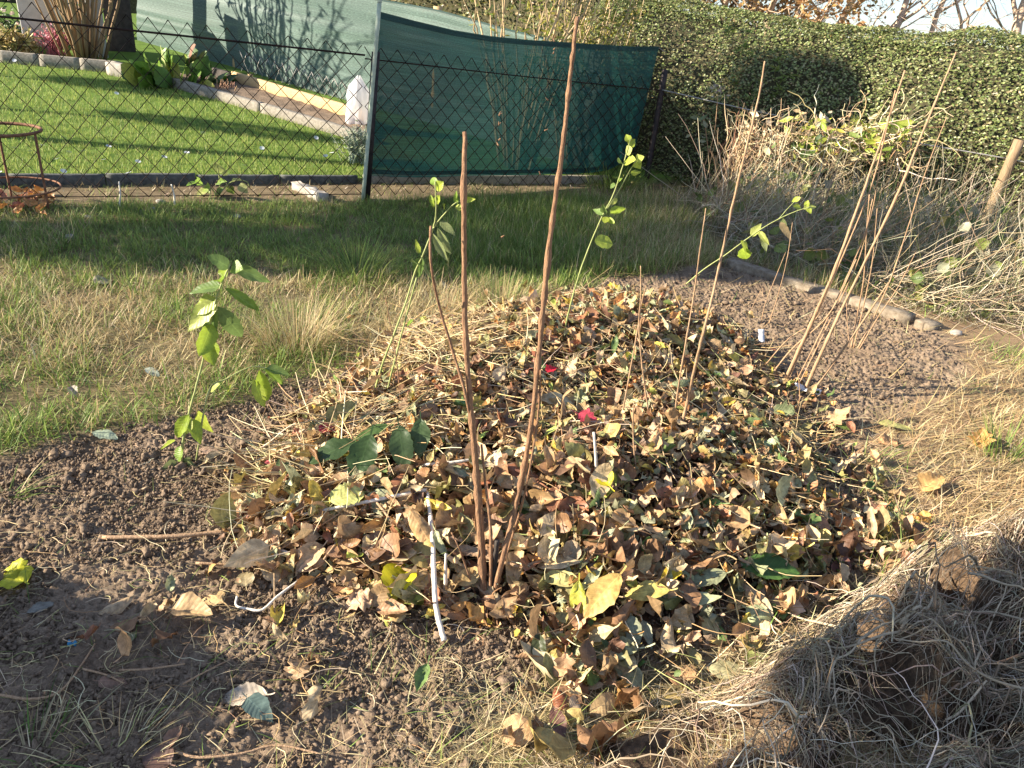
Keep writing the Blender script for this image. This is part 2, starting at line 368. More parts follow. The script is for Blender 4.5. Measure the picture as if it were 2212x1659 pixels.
def frame(n, az):
    """rotation matrices (N,3,3): columns x across, y along, z = n"""
    n = n/np.linalg.norm(n, axis=1, keepdims=True); h = np.stack([np.cos(az), np.sin(az), np.zeros(len(az))], -1)
    y = h-n*np.sum(h*n, 1, keepdims=True); y /= np.linalg.norm(y, axis=1, keepdims=True)+1e-9; x = np.cross(y, n)
    return np.stack([x, y, n], -1)
def scatter(tmpl, pos, Rm, size, C):
    V, Q, L = tmpl; Nn = len(pos)
    W = np.einsum('nij,vj->nvi', Rm, V)*size[:, None, None]+pos[:, None]
    Qs = (Q[None]+np.arange(Nn)[:, None, None]*len(V)).reshape(-1, Q.shape[1])
    return W.reshape(-1, 3), Qs, np.repeat(C, len(V), 0), np.tile(L, (Nn, 1))
def leaf_between(a, b, wid, up, kind='elliptic', curl=.5, fold=.25, wave=.03, seed=0, nu=8):
    """one leaf from base a to tip b (world), width in metres, facing roughly up"""
    V, Q, L = leaf_grid(kind, nu, 2, fold, curl, 0, wave, 1.0, seed)
    a = np.asarray(a, float); b = np.asarray(b, float); y = b-a; ln = np.linalg.norm(y); y /= ln
    up = np.asarray(up, float); z = up-y*(up@y); z /= np.linalg.norm(z)+1e-9; x = np.cross(y, z)
    V = V.copy(); V[:, 1] -= V[:, 1].min(); V[:, 0] *= wid; s = ln/max(V[:, 1].max(), .2); Vy = V[:, 1]*s
    tip = V[-1, 2]*ln*.5
    W = a+np.outer(V[:, 0], x)+np.outer(Vy, y)+np.outer(V[:, 2]*ln*.5-tip*V[:, 1], z)
    return W, Q, L

# ------------------------------------------------------------------ the ground: one sheet out to the horizon
def axis(a, b, fine, lo, mid, hi, far):
    f = np.arange(a, b, fine); l = np.arange(a-mid, lo, -mid)[::-1]; h = np.arange(b, hi, mid)
    g = []; q = hi
    while q < far: q = q*1.35+.5; g.append(q)
    g2 = []; q = lo
    while q > -far: q = q*1.35-.5; g2.append(q)
    return np.concatenate([g2[::-1], l, f, h, g])
gx = axis(-2.1, 2.5, .0065, -13, .06, 10, 600); gy = axis(.75, 4.9, .0065, -1, .06, 22, 600)
GX, GY = np.meshgrid(gx, gy, indexing='ij'); sk = soil_k(GX, GY); GZ = gz0(GX, GY)+gz_soil(GX, GY, sk)
sl = lawn_s(GX, GY); hd = poly_sd(GX, GY, HEAP)
n1 = fbm(GX*5, GY*5, 50, 3)[..., None]; n2 = fbm(GX*40, GY*40, 51, 2)[..., None]; n3 = fbm(GX*1.3, GY*1.3, 52, 2)[..., None]
soilc = (np.array([.145,.100,.066])*(1-n1)+np.array([.28,.207,.142])*n1)*(.75+.5*n2)
turfc = (np.array([.085,.07,.034])*(1-n1)+np.array([.22,.17,.085])*n1)*(.7+.6*n2)
gd = (sstep(.9, 1.5, GX)*sstep(6.2, 5.2, GY+.0*GX))[..., None]; turfc = turfc*(1-gd)+gd*(np.array([.17,.11,.062])*(1-n1)+np.array([.34,.24,.14])*n1)*(.7+.6*n2)
lawnc = np.array([.11,.18,.03])*(.7+.6*n2)
heapc = np.array([.07,.042,.026])*(.6+.8*n2)
kk = sk[..., None]; c = turfc*(1-kk)+soilc*kk
hk = sstep(-.02, .06, hd)[..., None]; c = c*(1-hk)+heapc*hk
strip = (sstep(-.72, -.5, sl)*(1-sstep(-.02, .0, sl))*(GX < 1.4))[..., None]; c = c*(1-strip)+(soilc*np.array([.55,.56,.5])*(.5+1.0*n2)+turfc*.25)*strip
lk = sstep(.0, .02, sl)[..., None]; c = c*(1-lk)+lawnc*lk
idx = np.arange(GX.size).reshape(GX.shape)
Q = np.stack([idx[:-1, :-1], idx[1:, :-1], idx[1:, 1:], idx[:-1, 1:]], -1).reshape(-1, 4)
m, t, o = nmat('earth'); a = N(t, 'ShaderNodeAttribute', attribute_name='col'); ge = N(t, 'ShaderNodeNewGeometry')
nz = N(t, 'ShaderNodeTexNoise', i_Scale=160., i_Detail=6., i_Roughness=.7); t.links.new(ge.outputs['Position'], nz.inputs['Vector'])
mr = N(t, 'ShaderNodeMapRange'); mr.inputs[1].default_value = .3; mr.inputs[2].default_value = .7; mr.inputs[3].default_value = .6; mr.inputs[4].default_value = 1.35; t.links.new(nz.outputs['Fac'], mr.inputs[0])
ml = N(t, 'ShaderNodeVectorMath', operation='SCALE'); t.links.new(a.outputs['Color'], ml.inputs[0]); t.links.new(mr.outputs[0], ml.inputs['Scale'])
p = N(t, 'ShaderNodeBsdfPrincipled'); p.inputs['Roughness'].default_value = .95; p.inputs['Specular IOR Level'].default_value = .15; t.links.new(ml.outputs[0], p.inputs['Base Color'])
bp = N(t, 'ShaderNodeBump', i_Strength=.7, i_Distance=.006); t.links.new(nz.outputs['Fac'], bp.inputs['Height']); t.links.new(bp.outputs[0], p.inputs['Normal']); t.links.new(p.outputs[0], o.inputs[0])
tag(mesh('ground', np.stack([GX, GY, GZ], -1).reshape(-1, 3), Q, m, None, c.reshape(-1, 3), None, True), kind='structure')
del GX, GY, GZ, Q, idx, soilc, turfc, lawnc, heapc, c, n1, n2, n3

def sample(n, x0, x1, y0, y1, keep):
    x = rng.uniform(x0, x1, n); y = rng.uniform(y0, y1, n); k = rng.random(n) < keep(x, y); return x[k], y[k]
def zxy(x, y): return np.stack([x, y, gz(x, y)], -1)

# loose crumbs of soil
ph = (1+5**.5)/2
ICO = np.array([(-1,ph,0),(1,ph,0),(-1,-ph,0),(1,-ph,0),(0,-1,ph),(0,1,ph),(0,-1,-ph),(0,1,-ph),(ph,0,-1),(ph,0,1),(-ph,0,-1),(-ph,0,1)])/1.9
ICF = np.array([(0,11,5),(0,5,1),(0,1,7),(0,7,10),(0,10,11),(1,5,9),(5,11,4),(11,10,2),(10,7,6),(7,1,8),(3,9,4),(3,4,2),(3,2,6),(3,6,8),(3,8,9),(4,9,5),(2,4,11),(6,2,10),(8,6,7),(9,8,1)])
def subdiv(V, Fc):
    V = list(map(tuple, V)); mem = {}; out = []
    def mid(a, b):
        k = (min(a, b), max(a, b))
        if k not in mem:
            q = (np.array(V[a])+np.array(V[b]))/2; V.append(tuple(q/np.linalg.norm(q)*1.0)); mem[k] = len(V)-1
        return mem[k]
    for a, b, c_ in Fc:
        d, e, f = mid(a, b), mid(b, c_), mid(c_, a); out += [(a, d, f), (b, e, d), (c_, f, e), (d, e, f)]
    return np.array(V), np.array(out)
ICO2, ICF2 = subdiv(ICO, ICF)
mb = MB()
def crumbs(x, y, s, V0, F0):
    Nn = len(x); z = gz(x, y)
    V = V0[None]*(1+rng.normal(0, .34, (Nn, len(V0), 1)))*rng.uniform(.6, 1.2, (Nn, 1, 3))*s[:, None, None]
    a = rng.uniform(0, 6.28, Nn); ca, sa = np.cos(a)[:, None], np.sin(a)[:, None]
    V = np.stack([V[..., 0]*ca-V[..., 1]*sa, V[..., 0]*sa+V[..., 1]*ca, V[..., 2]], -1)+np.stack([x, y, z+s*.35], -1)[:, None]
    mb.add(V.reshape(-1, 3), T=(F0[None]+np.arange(Nn)[:, None, None]*len(V0)).reshape(-1, 3))
keep = lambda x, y: soil_k(x, y)*(poly_sd(x, y, HEAP) < .08)*(.15+.85*(fbm(x*5, y*5, 61, 2) > .42))
x, y = sample(150000, -2.0, 1.4, 1.0, 3.6, keep); crumbs(x, y, .0016+.006*rng.random(len(x))**4, ICO, ICF)
x, y = sample(11000, -2.0, 2.6, 1.0, 5.4, keep); s = .003+.009*rng.random(len(x))**3; crumbs(x, y, s, ICO, ICF)
x, y = sample(2600, -2.0, 2.4, 1.0, 4.8, keep); s = .008+.011*rng.random(len(x))**3; crumbs(x, y, s, ICO2, ICF2)
tag(mb.build('soil_crumbs', M_SOILB), 'crumbly brown soil lumps strewn over the dug bed', 'soil', kind='stuff')

# ------------------------------------------------------------------ grasses
STRAW = [(3, (.56,.45,.23)), (3, (.45,.35,.175)), (2, (.66,.56,.33)), (1.0, (.30,.21,.10))]
LAWNP = [(3, (.27,.335,.075)), (3, (.34,.40,.105)), (1.5, (.44,.47,.17)), (1, (.18,.25,.055))]
GOLD = [(3, (.52,.385,.19)), (3, (.40,.28,.14)), (2, (.62,.50,.29)), (1.5, (.28,.18,.09))]
GREEN = [(3, (.15,.225,.045)), (3, (.215,.30,.065)), (2, (.31,.37,.10)), (1, (.09,.15,.035))]
def grass(name, x, y, hk, gk, label, mat, L0=.05, L1=.10, w=.0032, leanm=1.0, leans=.35, seg=3, wind=None, kind='stuff', cat='grass', dark=1.0, pal=None):
    Nn = len(x); base = zxy(x, y); base[:, 2] -= .004
    L = rng.uniform(L0, L1, Nn)*hk; g = rng.random(Nn) < gk
    cs, _ = pick(pal or STRAW, Nn); cg, _ = pick(LAWNP if mat == M_LAWN else GREEN, Nn); C = np.where(g[:, None], cg, cs)*dark
    az = rng.uniform(0, 6.283, Nn) if wind is None else rng.normal(wind[0], wind[1], Nn)
    lean = np.clip(rng.normal(leanm, leans, Nn), .05, 1.5)*np.where(g, .75, 1.0); curve = rng.normal(.35, .4, Nn)
    fl = np.linspace(.0, 1, seg+1)[None]*rng.uniform(.002, .022, (Nn, 1))
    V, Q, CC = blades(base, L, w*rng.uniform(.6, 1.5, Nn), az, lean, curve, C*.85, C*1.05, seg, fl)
    return tag(mesh(name, V, Q, mat, None, CC), label, cat, kind=kind)
FL = flat(790, 432)[:2]; FM = flat(1395, 395)[:2]; FR = flat(2110, 520)[:2]; FX = FL+(FL-flat(0, 440)[:2])*-2.4   # fence corners
def behind_fence(x, y): return ((x-FL[0])*-(FL-FX)[1]+(y-FL[1])*(FL-FX)[0]) > 0
def greenk(x, y):
    q = .47+1.5*(fbm(x*1.9, y*1.9, 71, 2)-.5)
    q = q+.62*sstep(4.3, 5.0, y-.12*x)*sstep(1.6, .6, x)
    q = q-.30*sstep(.7, 1.9, x)*(y < 5.4)-.32*np.exp(-((x+.05)**2+(y-4.25)**2)/.5)-.2*np.exp(-((x+.75)**2+(y-3.35)**2)/.25)
    return np.clip(q, .03, .96)
def tuft(x, y): return .65+1.0*np.clip(fbm(x*3, y*3, 73, 2)-.30, 0, 1)+.9*np.exp(-((x+.50)**2/.09+(y-3.62)**2/.07))+.45*np.exp(-((x+.1)**2/.3+(y-4.35)**2/.04))
rough = lambda x, y: (1-soil_k(x, y))*(lawn_s(x, y) < -.62)*(poly_sd(x, y, HEAP) < .02)*(.45+.55*(fbm(x*7, y*7, 74, 2) > .40))
x, y = sample(190000, -4.6, 1.5, 2.0, 7.2, rough)
x, y = x[(np.abs(x) < .74*y+.3)], y[(np.abs(x) < .74*y+.3)]
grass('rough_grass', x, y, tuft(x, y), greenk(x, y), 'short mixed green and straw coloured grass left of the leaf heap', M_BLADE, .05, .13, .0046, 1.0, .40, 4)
x, y = sample(52000, -.6, 2.3, 4.9, 8.6, lambda x, y: rough(x, y)*~(((x-1.5)*.77+(y-5.6)*.64 > 0.25)*(x > 1.45)))
grass('shaded_grass', x, y, 1.2+0*x, np.clip(.82-.5*sstep(.2, 1.3, x), 0, 1), 'longer green grass in the shade below the net', M_BLADE, .06, .16, .0042, .7)
gold = lambda x, y: (1-soil_k(x, y)*.93)*(.25+.75*sstep(.0, .60, -poly_sd(x, y, SOIL)+.25*(fbm(x*4, y*4, 83, 2)-.5)))*(poly_sd(x, y, HEAP) < -.06)*((x-1.5)*.77+(y-5.6)*.64 < .1)
x, y = sample(230000, .5, 5.2, 1.0, 6.2, gold); k = np.abs(x) < .80*y+.25; x, y = x[k], y[k]
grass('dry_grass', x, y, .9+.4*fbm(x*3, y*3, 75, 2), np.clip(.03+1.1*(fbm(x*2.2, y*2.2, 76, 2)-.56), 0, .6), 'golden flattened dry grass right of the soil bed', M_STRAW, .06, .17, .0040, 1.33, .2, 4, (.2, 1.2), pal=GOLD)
front = lambda x, y: sstep(1.75, 1.35, y+.25*fbm(x*5, y*5, 77, 2)-.22*np.abs(x-.2)*(x > .1))*(.25+.75*(fbm(x*6, y*6, 78, 2) > .42))*(.55+.45*(x > -.45))
x, y = sample(32000, -1.3, 1.3, .9, 2.1, lambda x, y: front(x, y)*(1-.8*(x < -.2)))
grass('straw_litter', x, y, 1+0*x, .05+.12*(x < -.2), 'bleached straw and grass roots over bare soil in the foreground', M_STRAW, .04, .13, .0022, 1.3, .3, 4)
x, y = sample(3200, -1.6, 1.4, 1.0, 3.0, lambda x, y: soil_k(x, y)*(poly_sd(x, y, HEAP) < .1)*.9)
grass('soil_straw', x, y, 1+0*x, .1+0*x, 'stray straws and grass bits lying on the dug soil', M_STRAW, .03, .10, .0022, 1.45, .1, 4)
x, y = sample(2000, 1.0, 2.6, 2.6, 5.0, lambda x, y: soil_k(x, y)*.8)
grass('bed_straw', x, y, 1+0*x, .05+0*x, 'stray dry stalks lying on the raked right bed', M_STRAW, .03, .09, .0025, 1.42, .12, 4)
x, y = sample(34000, -5.6, 1.6, 4.3, 8.9, lambda x, y: (lawn_s(x, y) > -.75)*(lawn_s(x, y) < -.03)*(.12+.88*(fbm(x*4, y*4, 79, 2) > .52)))
grass('verge_weeds', x, y, .9+0*x, np.clip(.25+1.5*(fbm(x*2.5, y*2.5, 80, 2)-.42), 0, .85), 'patchy weeds and debris between fence and lawn edging', M_BLADE, .03, .10, .004, 1.0, .4)
x, y = sample(9000, -5.6, 1.6, 4.3, 8.9, lambda x, y: (lawn_s(x, y) > -.75)*(lawn_s(x, y) < -.03)*(.2+.8*(fbm(x*5, y*5, 84, 2) > .5)))
grass('verge_debris', x, y, 1+0*x, .02+0*x, 'dry chopped leaf and stalk debris on the strip by the lawn edging', M_STRAW, .02, .06, .011, 1.35, .3, 3, pal=[(2, (.42,.33,.22)), (2, (.28,.19,.12)), (1, (.55,.46,.33)), (1, (.16,.10,.07))])
LE0 = G(375, 187); LE1 = G(790, 308)                  # inner kerb of the lawn, right side
def lawn_in(x, y): return ((x-LE0[0])*(LE1-LE0)[1]-(y-LE0[1])*(LE1-LE0)[0]) > 0.02*0
BK0 = G(0, 134); BK1 = G(262, 158)
def lawn_keep(x, y):
    side = ((x-LE1[0])*(LE0-LE1)[1]-(y-LE1[1])*(LE0-LE1)[0]) < 0
    back = ((x-BK0[0])*(BK1-BK0)[1]-(y-BK0[1])*(BK1-BK0)[0]) > 0
    return (lawn_s(x, y) > .02)*side*back
x, y = sample(330000, -11, -.6, 5.2, 14.5, lambda x, y: lawn_keep(x, y)*(np.abs(x) < .80*y+.3)*np.clip(14/(y*y*.35+1e-6), .28, 1))
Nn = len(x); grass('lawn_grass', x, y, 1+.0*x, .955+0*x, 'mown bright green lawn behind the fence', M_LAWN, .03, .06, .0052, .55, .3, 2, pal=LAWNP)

# ------------------------------------------------------------------ chain link fence with its posts
def fence_panel(A, B, za, zb, zoff, nrow, parent, r=.0040, diag=.137, sag=.0):
    """diamond mesh between ground points A and B; za, zb top heights at the two ends"""
    e = np.array([B[0]-A[0], B[1]-A[1]]); L = np.linalg.norm(e); e = e/L; ncol = int(L/(diag/2)); nr = nrow*2
    nrm = np.array([-e[1], e[0]])
    P = []
    for i in range(ncol):
        pts = []
        for j in range(nr+1):
            u = (i+((i+j) % 2)-.0)*diag/2; u = min(u, L); k = u/L; zt = za+(zb-za)*k-sag*math.sin(math.pi*k)
            z = zoff+(zt-zoff)*j/nr
            wob = .008*(vnoise(np.array(u*2.1), np.array(z*2.7), 90)-.5)*4
            du = .012*(vnoise(np.array(u*1.7), np.array(z*1.9), 92)-.5)*4
            off = (.5 if (i+j) % 2 else -.5)*r*2.2+wob
            q = np.array(A[:2])+e*(u+du)+nrm*off; pts.append([q[0], q[1], z+(.012 if j == nr else 0)])
        P.append(pts)
    P = np.array(P); V, Q, T = tubes(P, np.full(P.shape[:2], r), 4)
    return mesh('wire_mesh', V, Q, M_WIRE, parent)
fence = tag(empty('chain_link_fence', (*FL, 0)), 'rusty chain link fence running across the garden from left edge past the green net', 'fence')
wl0 = WP(FX, FL, (0, 33)); wl1 = WP(FX, FL, (803, 120)); slope_l = (wl1[2]-wl0[2])/np.linalg.norm((wl1-wl0)[:2])
dL = np.linalg.norm(FX-FL); zL = wl1[2]; zX = zL-slope_l*dL
fence_panel(FX, FL, zX+.16, zL+.055, .04, 8, fence, .0036, .137)
mL = WP(FL, FM, (822, 128))[2]; mM = WP(FL, FM, (1418, 195))[2]
fence_panel(FL, FM, mL+.075, mM+.10, .03, 8, fence, .0036, .137)
rM = WP(FM, FR, (1440, 195))[2]; rR = WP(FM, FR, (2195, 345))[2]; FE = FR+(FR-FM)*.8
rE = rR+(rR-rM)*.8
fence_panel(FM, FR, rM+.02, rR+.02, .03, 8, fence, .0036, .137, .06); fence_panel(FR, FE, rR+.02, rE, .03, 8, fence, .0036, .137)
def wire(pts, r=.0055, mat=M_WIRE, twist=True):
    P = np.array(pts, float); K = 60; t = np.linspace(0, 1, K); i = t*(len(P)-1); j = np.minimum(i.astype(int), len(P)-2); f = (i-j)[:, None]
    C = P[j]*(1-f)+P[j+1]*f; C[:, 2] -= .006*np.sin(i*math.pi)**2
    tube_obj('tension_wire', C, r, r, mat, fence, 5, raw=True)
wire([(FX[0], FX[1], zX), (*FL, zL)], .0075, M_WIRE); wire([(*FL, mL), (*FM, mM)], .005, M_WIRE)
wire([(*FM, rM), (*(FM*.5+FR*.5), (rM+rR)/2-.03), (*FR, rR)], .006, M_WIREP); wire([(*FR, rR), (*FE, rE)], .006, M_WIREP); wire([(FX[0], FX[1], .05), (*FL, .05)], .004)
def post(name, base, top, r, mat, parent, n=12, cap=None):
    o = tube_obj(name, [base, np.array(base)*.5+np.array(top)*.5, top], r, r, mat, parent, n, 3)
    return o
# corner post: T iron, two flanges
top = WP(FX, FL, (812, 112)); b = np.array([*FL, -.05]); ax = (top-b)/2
e = np.append((FL-FX)/np.linalg.norm(FL-FX), 0); nrm = np.array([-e[1], e[0], 0])
mb = MB(); V, Q = box((b+top)/2, e*.032, nrm*.006, ax); mb.add(V, Q); V, Q = box((b+top)/2+nrm*.030, e*.006, nrm*.024, ax); mb.add(V, Q)
cpost = mb.build('iron_post', M_POSTD, fence)
for k in (.28, .45, .66, .95):
    c0 = b+(top-b)*k; a = np.linspace(0, 6.283, 20); ring = np.stack([c0+e*.045*np.cos(q)+nrm*(.035*np.sin(q)+.01)+np.array([0, 0, .006*q/6.28]) for q in a]); tube_obj('wire_tie', ring, .0022, .0022, M_WIREP, cpost, 5, raw=True)
# tripod post at the hedge corner
mtop = WP(FL, FM, (1437, 150)); mb_ = np.array([*FM, -.05]); tp = post('iron_post', mb_, mtop, .030, M_POSTD, fence)
post('post_cap', mtop-np.array([0, 0, .02]), mtop+np.array([0, 0, .028]), .040, M_POSTD, tp); q = WP(FL, FM, (1437, 108)); post('cap_rod', mtop+np.array([0, 0, .02]), q, .006, M_WIREP, tp)
e2 = np.append((FL-FM)/np.linalg.norm(FL-FM), 0); e3 = np.append((FR-FM)/np.linalg.norm(FR-FM), 0); at_ = mb_+(mtop-mb_)*.80
for ee in (e2, e3): post('brace', at_, np.array([*FM, .0])+ee*.66, .019, M_RUST, tp)
# wooden stake at the right
rt = WP(FM, FR, (2203, 302)); rb = np.array([*FR, -.05]); o = post('wooden_stake', rb, rt, .043, M_WOOD, fence)
for z in (.6, .8): 
    c0 = rb+(rt-rb)*z; ring = np.stack([c0+np.array([.047*math.cos(q), .047*math.sin(q), .002*q]) for q in np.linspace(0, 6.28, 20)]); tube_obj('wire_tie', ring, .003, .003, M_WIREP, o, 5, raw=True)
# pale pole leaning on the corner post
pt = WP(FX, FL, (820, 4), -.05); pb = WP(FX, FL, (783, 430), -.05); pb[2] = -.03
pole = tag(empty('support_pole', pb), 'slim pale green pole tied to the dark corner post of the fence', 'pole')
post('pole_shaft', pb, pt, .0165, M_POLE, pole); post('pole_cap', pt-np.array([0, 0, .004]), pt+np.array([0, 0, .012]), .0185, M_POLE, pole)

# ------------------------------------------------------------------ shade nets
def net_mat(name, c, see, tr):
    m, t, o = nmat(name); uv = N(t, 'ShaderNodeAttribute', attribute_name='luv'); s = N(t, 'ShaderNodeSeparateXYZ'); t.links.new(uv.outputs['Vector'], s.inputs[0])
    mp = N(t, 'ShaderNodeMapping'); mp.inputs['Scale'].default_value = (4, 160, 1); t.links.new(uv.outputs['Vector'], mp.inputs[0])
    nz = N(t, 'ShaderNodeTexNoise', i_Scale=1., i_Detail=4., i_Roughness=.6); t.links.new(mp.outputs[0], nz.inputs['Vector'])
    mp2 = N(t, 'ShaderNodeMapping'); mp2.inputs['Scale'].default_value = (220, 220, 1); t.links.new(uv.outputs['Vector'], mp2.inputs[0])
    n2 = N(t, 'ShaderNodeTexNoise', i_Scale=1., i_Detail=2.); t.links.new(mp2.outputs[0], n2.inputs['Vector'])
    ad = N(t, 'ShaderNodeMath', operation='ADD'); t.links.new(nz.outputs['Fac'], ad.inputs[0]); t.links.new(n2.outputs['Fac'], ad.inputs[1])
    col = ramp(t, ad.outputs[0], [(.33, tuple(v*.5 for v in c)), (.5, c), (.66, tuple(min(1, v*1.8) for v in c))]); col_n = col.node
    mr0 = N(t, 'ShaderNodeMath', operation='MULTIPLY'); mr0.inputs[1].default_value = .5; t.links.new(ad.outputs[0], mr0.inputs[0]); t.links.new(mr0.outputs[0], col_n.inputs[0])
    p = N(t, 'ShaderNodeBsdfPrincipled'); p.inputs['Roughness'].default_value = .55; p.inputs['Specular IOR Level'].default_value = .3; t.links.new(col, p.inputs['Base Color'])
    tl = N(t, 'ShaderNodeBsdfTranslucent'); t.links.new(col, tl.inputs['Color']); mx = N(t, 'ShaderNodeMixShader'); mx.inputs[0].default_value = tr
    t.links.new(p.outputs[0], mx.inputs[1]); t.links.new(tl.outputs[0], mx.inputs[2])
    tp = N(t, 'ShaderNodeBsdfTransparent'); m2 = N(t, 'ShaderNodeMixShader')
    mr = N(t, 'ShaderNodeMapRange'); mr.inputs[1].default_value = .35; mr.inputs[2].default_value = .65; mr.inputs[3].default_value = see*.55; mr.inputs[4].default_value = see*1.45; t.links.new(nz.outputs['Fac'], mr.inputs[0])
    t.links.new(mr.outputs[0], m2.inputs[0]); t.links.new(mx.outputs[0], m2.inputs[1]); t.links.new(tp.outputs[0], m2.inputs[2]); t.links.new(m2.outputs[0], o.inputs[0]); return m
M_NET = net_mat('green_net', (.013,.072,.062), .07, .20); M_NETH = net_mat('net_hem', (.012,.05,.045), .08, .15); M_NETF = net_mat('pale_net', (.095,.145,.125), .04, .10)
def net(A, B, toppx, botpx, off, nu, nv, mat, name, parent, amp=.02, tseed=0, hem=None):
    toppx = np.array(toppx, float); botpx = np.array(botpx, float); V = []; L = []
    def along(path, u):
        d = np.concatenate([[0], np.cumsum(np.hypot(*np.diff(path, axis=0).T))]); d /= d[-1]
        return np.array([np.interp(u, d, path[:, 0]), np.interp(u, d, path[:, 1])])
    ee = np.array([B[0]-A[0], B[1]-A[1]]); ee /= np.linalg.norm(ee); nn = np.array([-ee[1], ee[0], 0])
    v0, v1 = hem or (0, 1)
    for u in np.linspace(0, 1, nu+1):
        a = WP(A, B, along(toppx, u), off); b_ = WP(A, B, along(botpx, u), off)
        for v in np.linspace(v0, v1, nv+1):
            q = a+(b_-a)*v; d = amp*(vnoise(np.array(u*5), np.array(v*1.6), tseed)-.5)*2+amp*.35*(vnoise(np.array(u*26), np.array(v*2.), tseed+1)-.5)+amp*.25*(vnoise(np.array(u*3), np.array(v*22), tseed+2)-.5)
            V.append(q+nn*(d+(.004 if hem else 0)*(-1))); L.append([u, v, 0])
    idx = np.arange((nu+1)*(nv+1)).reshape(nu+1, nv+1); Q = np.stack([idx[:-1, :-1], idx[1:, :-1], idx[1:, 1:], idx[:-1, 1:]], -1).reshape(-1, 4)
    return mesh(name, V, Q, mat, parent, None, L, True)
nett = [(824, 27), (900, 47), (980, 66), (1060, 79), (1140, 87), (1220, 92), (1300, 97), (1365, 101), (1421, 101)]
netb = [(796, 381), (900, 384), (1000, 381), (1150, 379), (1260, 374), (1310, 368), (1345, 352), (1372, 322)]
nr_ = tag(empty('shade_net', (*FL, 0)), 'dark green shade net stretched behind the chain link fence beside the pale pole', 'shade net')
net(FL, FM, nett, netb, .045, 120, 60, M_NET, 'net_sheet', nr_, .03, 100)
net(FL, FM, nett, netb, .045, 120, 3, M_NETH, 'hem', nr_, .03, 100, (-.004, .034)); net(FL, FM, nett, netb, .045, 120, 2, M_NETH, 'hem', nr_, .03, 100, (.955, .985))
pts = [WP(FL, FM, q, .05) for q in [(1419, 101), (1437, 112)]]; tube_obj('tie_cord', pts, .003, .003, M_WIREP, nr_, 5, 3)
# the far net, pale in the sun, across the back of the next garden
NA = G(462, 134); NB = G(770, 222)
nf = tag(empty('shade_net', NA), 'large pale sunlit shade net closing off the back of the lawn', 'shade net')
topf = [(455, -60), (560, -45), (700, -22), (860, 5), (940, 20), (1020, 42), (1100, 64), (1180, 82), (1300, 112)]
botf = [(300, 92), (462, 138), (560, 163), (660, 192), (770, 224), (900, 262), (1000, 290), (1100, 318), (1290, 372)]
topf[0] = (300, -90)
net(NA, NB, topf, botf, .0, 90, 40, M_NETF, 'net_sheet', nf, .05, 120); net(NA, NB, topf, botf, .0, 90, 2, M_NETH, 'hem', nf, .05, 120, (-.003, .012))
for q in [(946, 18), (505, 60)]:
    pt_ = WP(NA, NB, q, .07); pt_[2] += .02; post('net_post', (pt_[0], pt_[1], float(gz0(pt_[0], pt_[1]))-.05), pt_, .05, M_PLANK, nf)
# low wire fence peeping out below the far net
lf = tag(empty('wire_fence', NA), 'low wire netting fence below the far pale net', 'fence')
def lowmesh():
    A_ = WP(NA, NB, (520, 150), -.06)[:2]; B_ = WP(NA, NB, (860, 250), -.06)[:2]; za = float(gz0(*A_)); zb = float(gz0(*B_)); old = M_WIRE
    o = fence_panel(A_, B_, za+.24, zb+.20, min(za, zb)-.02, 2, lf, .005, .13); o.data.materials[0] = M_WIREP
lowmesh()

# ------------------------------------------------------------------ edging, kerbs and planks
def run(name, P0, P1, n, z0, z1, th, mat, labels, cat, group, gap=.006):
    P0 = np.array(P0[:2]); P1 = np.array(P1[:2]); e = (P1-P0); L = np.linalg.norm(e); e /= L
    for i in range(n):
        a = P0+e*(L*i/n+gap/2); b_ = P0+e*(L*(i+1)/n-gap/2); j = rng.normal(0, .004, 2)
        za = float(gz0(*(a+np.array([-e[1], e[0]])*0))) if z1 is None else 0
        o = slab(name, a, b_, z0, z1+j[0], th, mat, None, at=(a[0], a[1], 0)); tag(o, labels if isinstance(labels, str) else labels[i], cat, group if n > 1 else None)
e = ED
lab = ['dark mossy concrete edging slab at the lawn front, %s' % s for s in ('at the left edge of the photo', 'behind the rusty plant hoop', 'just right of the rusty hoop', 'behind the squash leaves', 'nearest the pale pole')]
P0 = E0-ED*3.35; P1 = E0+ED*.05
for i in range(5):
    a = P0+(P1-P0)*(i/5)+ED*.004; b_ = P0+(P1-P0)*((i+1)/5)-ED*.004
    tag(slab('edging_slab', a, b_, -.06, .088+rng.normal(0, .004), .05, M_CONC_SHADE, None, at=(a[0], a[1], 0)), lab[i], 'edging', 'edging slabs along the lawn front')
o = slab('edging_slab', E0+ED*.10, E0+ED*2.6, -.06, .085, .05, M_CONC, None, at=(*(E0+ED*.1), 0)); tag(o, 'pale concrete edging seen under the lower hem of the dark green net', 'edging')
def zslab(name, P0, P1, h, th, mat, label, cat, group=None):
    a = np.array(P0[:2]); b_ = np.array(P1[:2]); za, zb = float(gz0(*a)), float(gz0(*b_))
    return tag(slab(name, a, b_, (za-.08, zb-.08), (za+h, zb+h), th, mat, None, at=(a[0], a[1], za)), label, cat, group)
KL = LE1-LE0
for i, s in enumerate(('beside the big leaved plant', 'nearest the white plastic bag')):
    zslab('kerb_stone', LE0+KL*(i/2-.0)+KL*.001, LE0+KL*((i+1)/2)-KL*.001, .10, .09, M_CONC, 'pale concrete kerb between lawn and flower bed, '+s, 'kerb', 'kerbs of the flower bed')
BKv = BK1-BK0
for i, s in enumerate(('at the left edge of the photo', 'below the heather', 'below the tall cane shrub')):
    zslab('kerb_stone', BK0+BKv*(i/3)+BKv*.003, BK0+BKv*((i+1)/3)-BKv*.003, .13, .08, M_CONC, 'grey concrete kerb at the back of the lawn, '+s, 'kerb', 'kerbs at the back of the lawn')
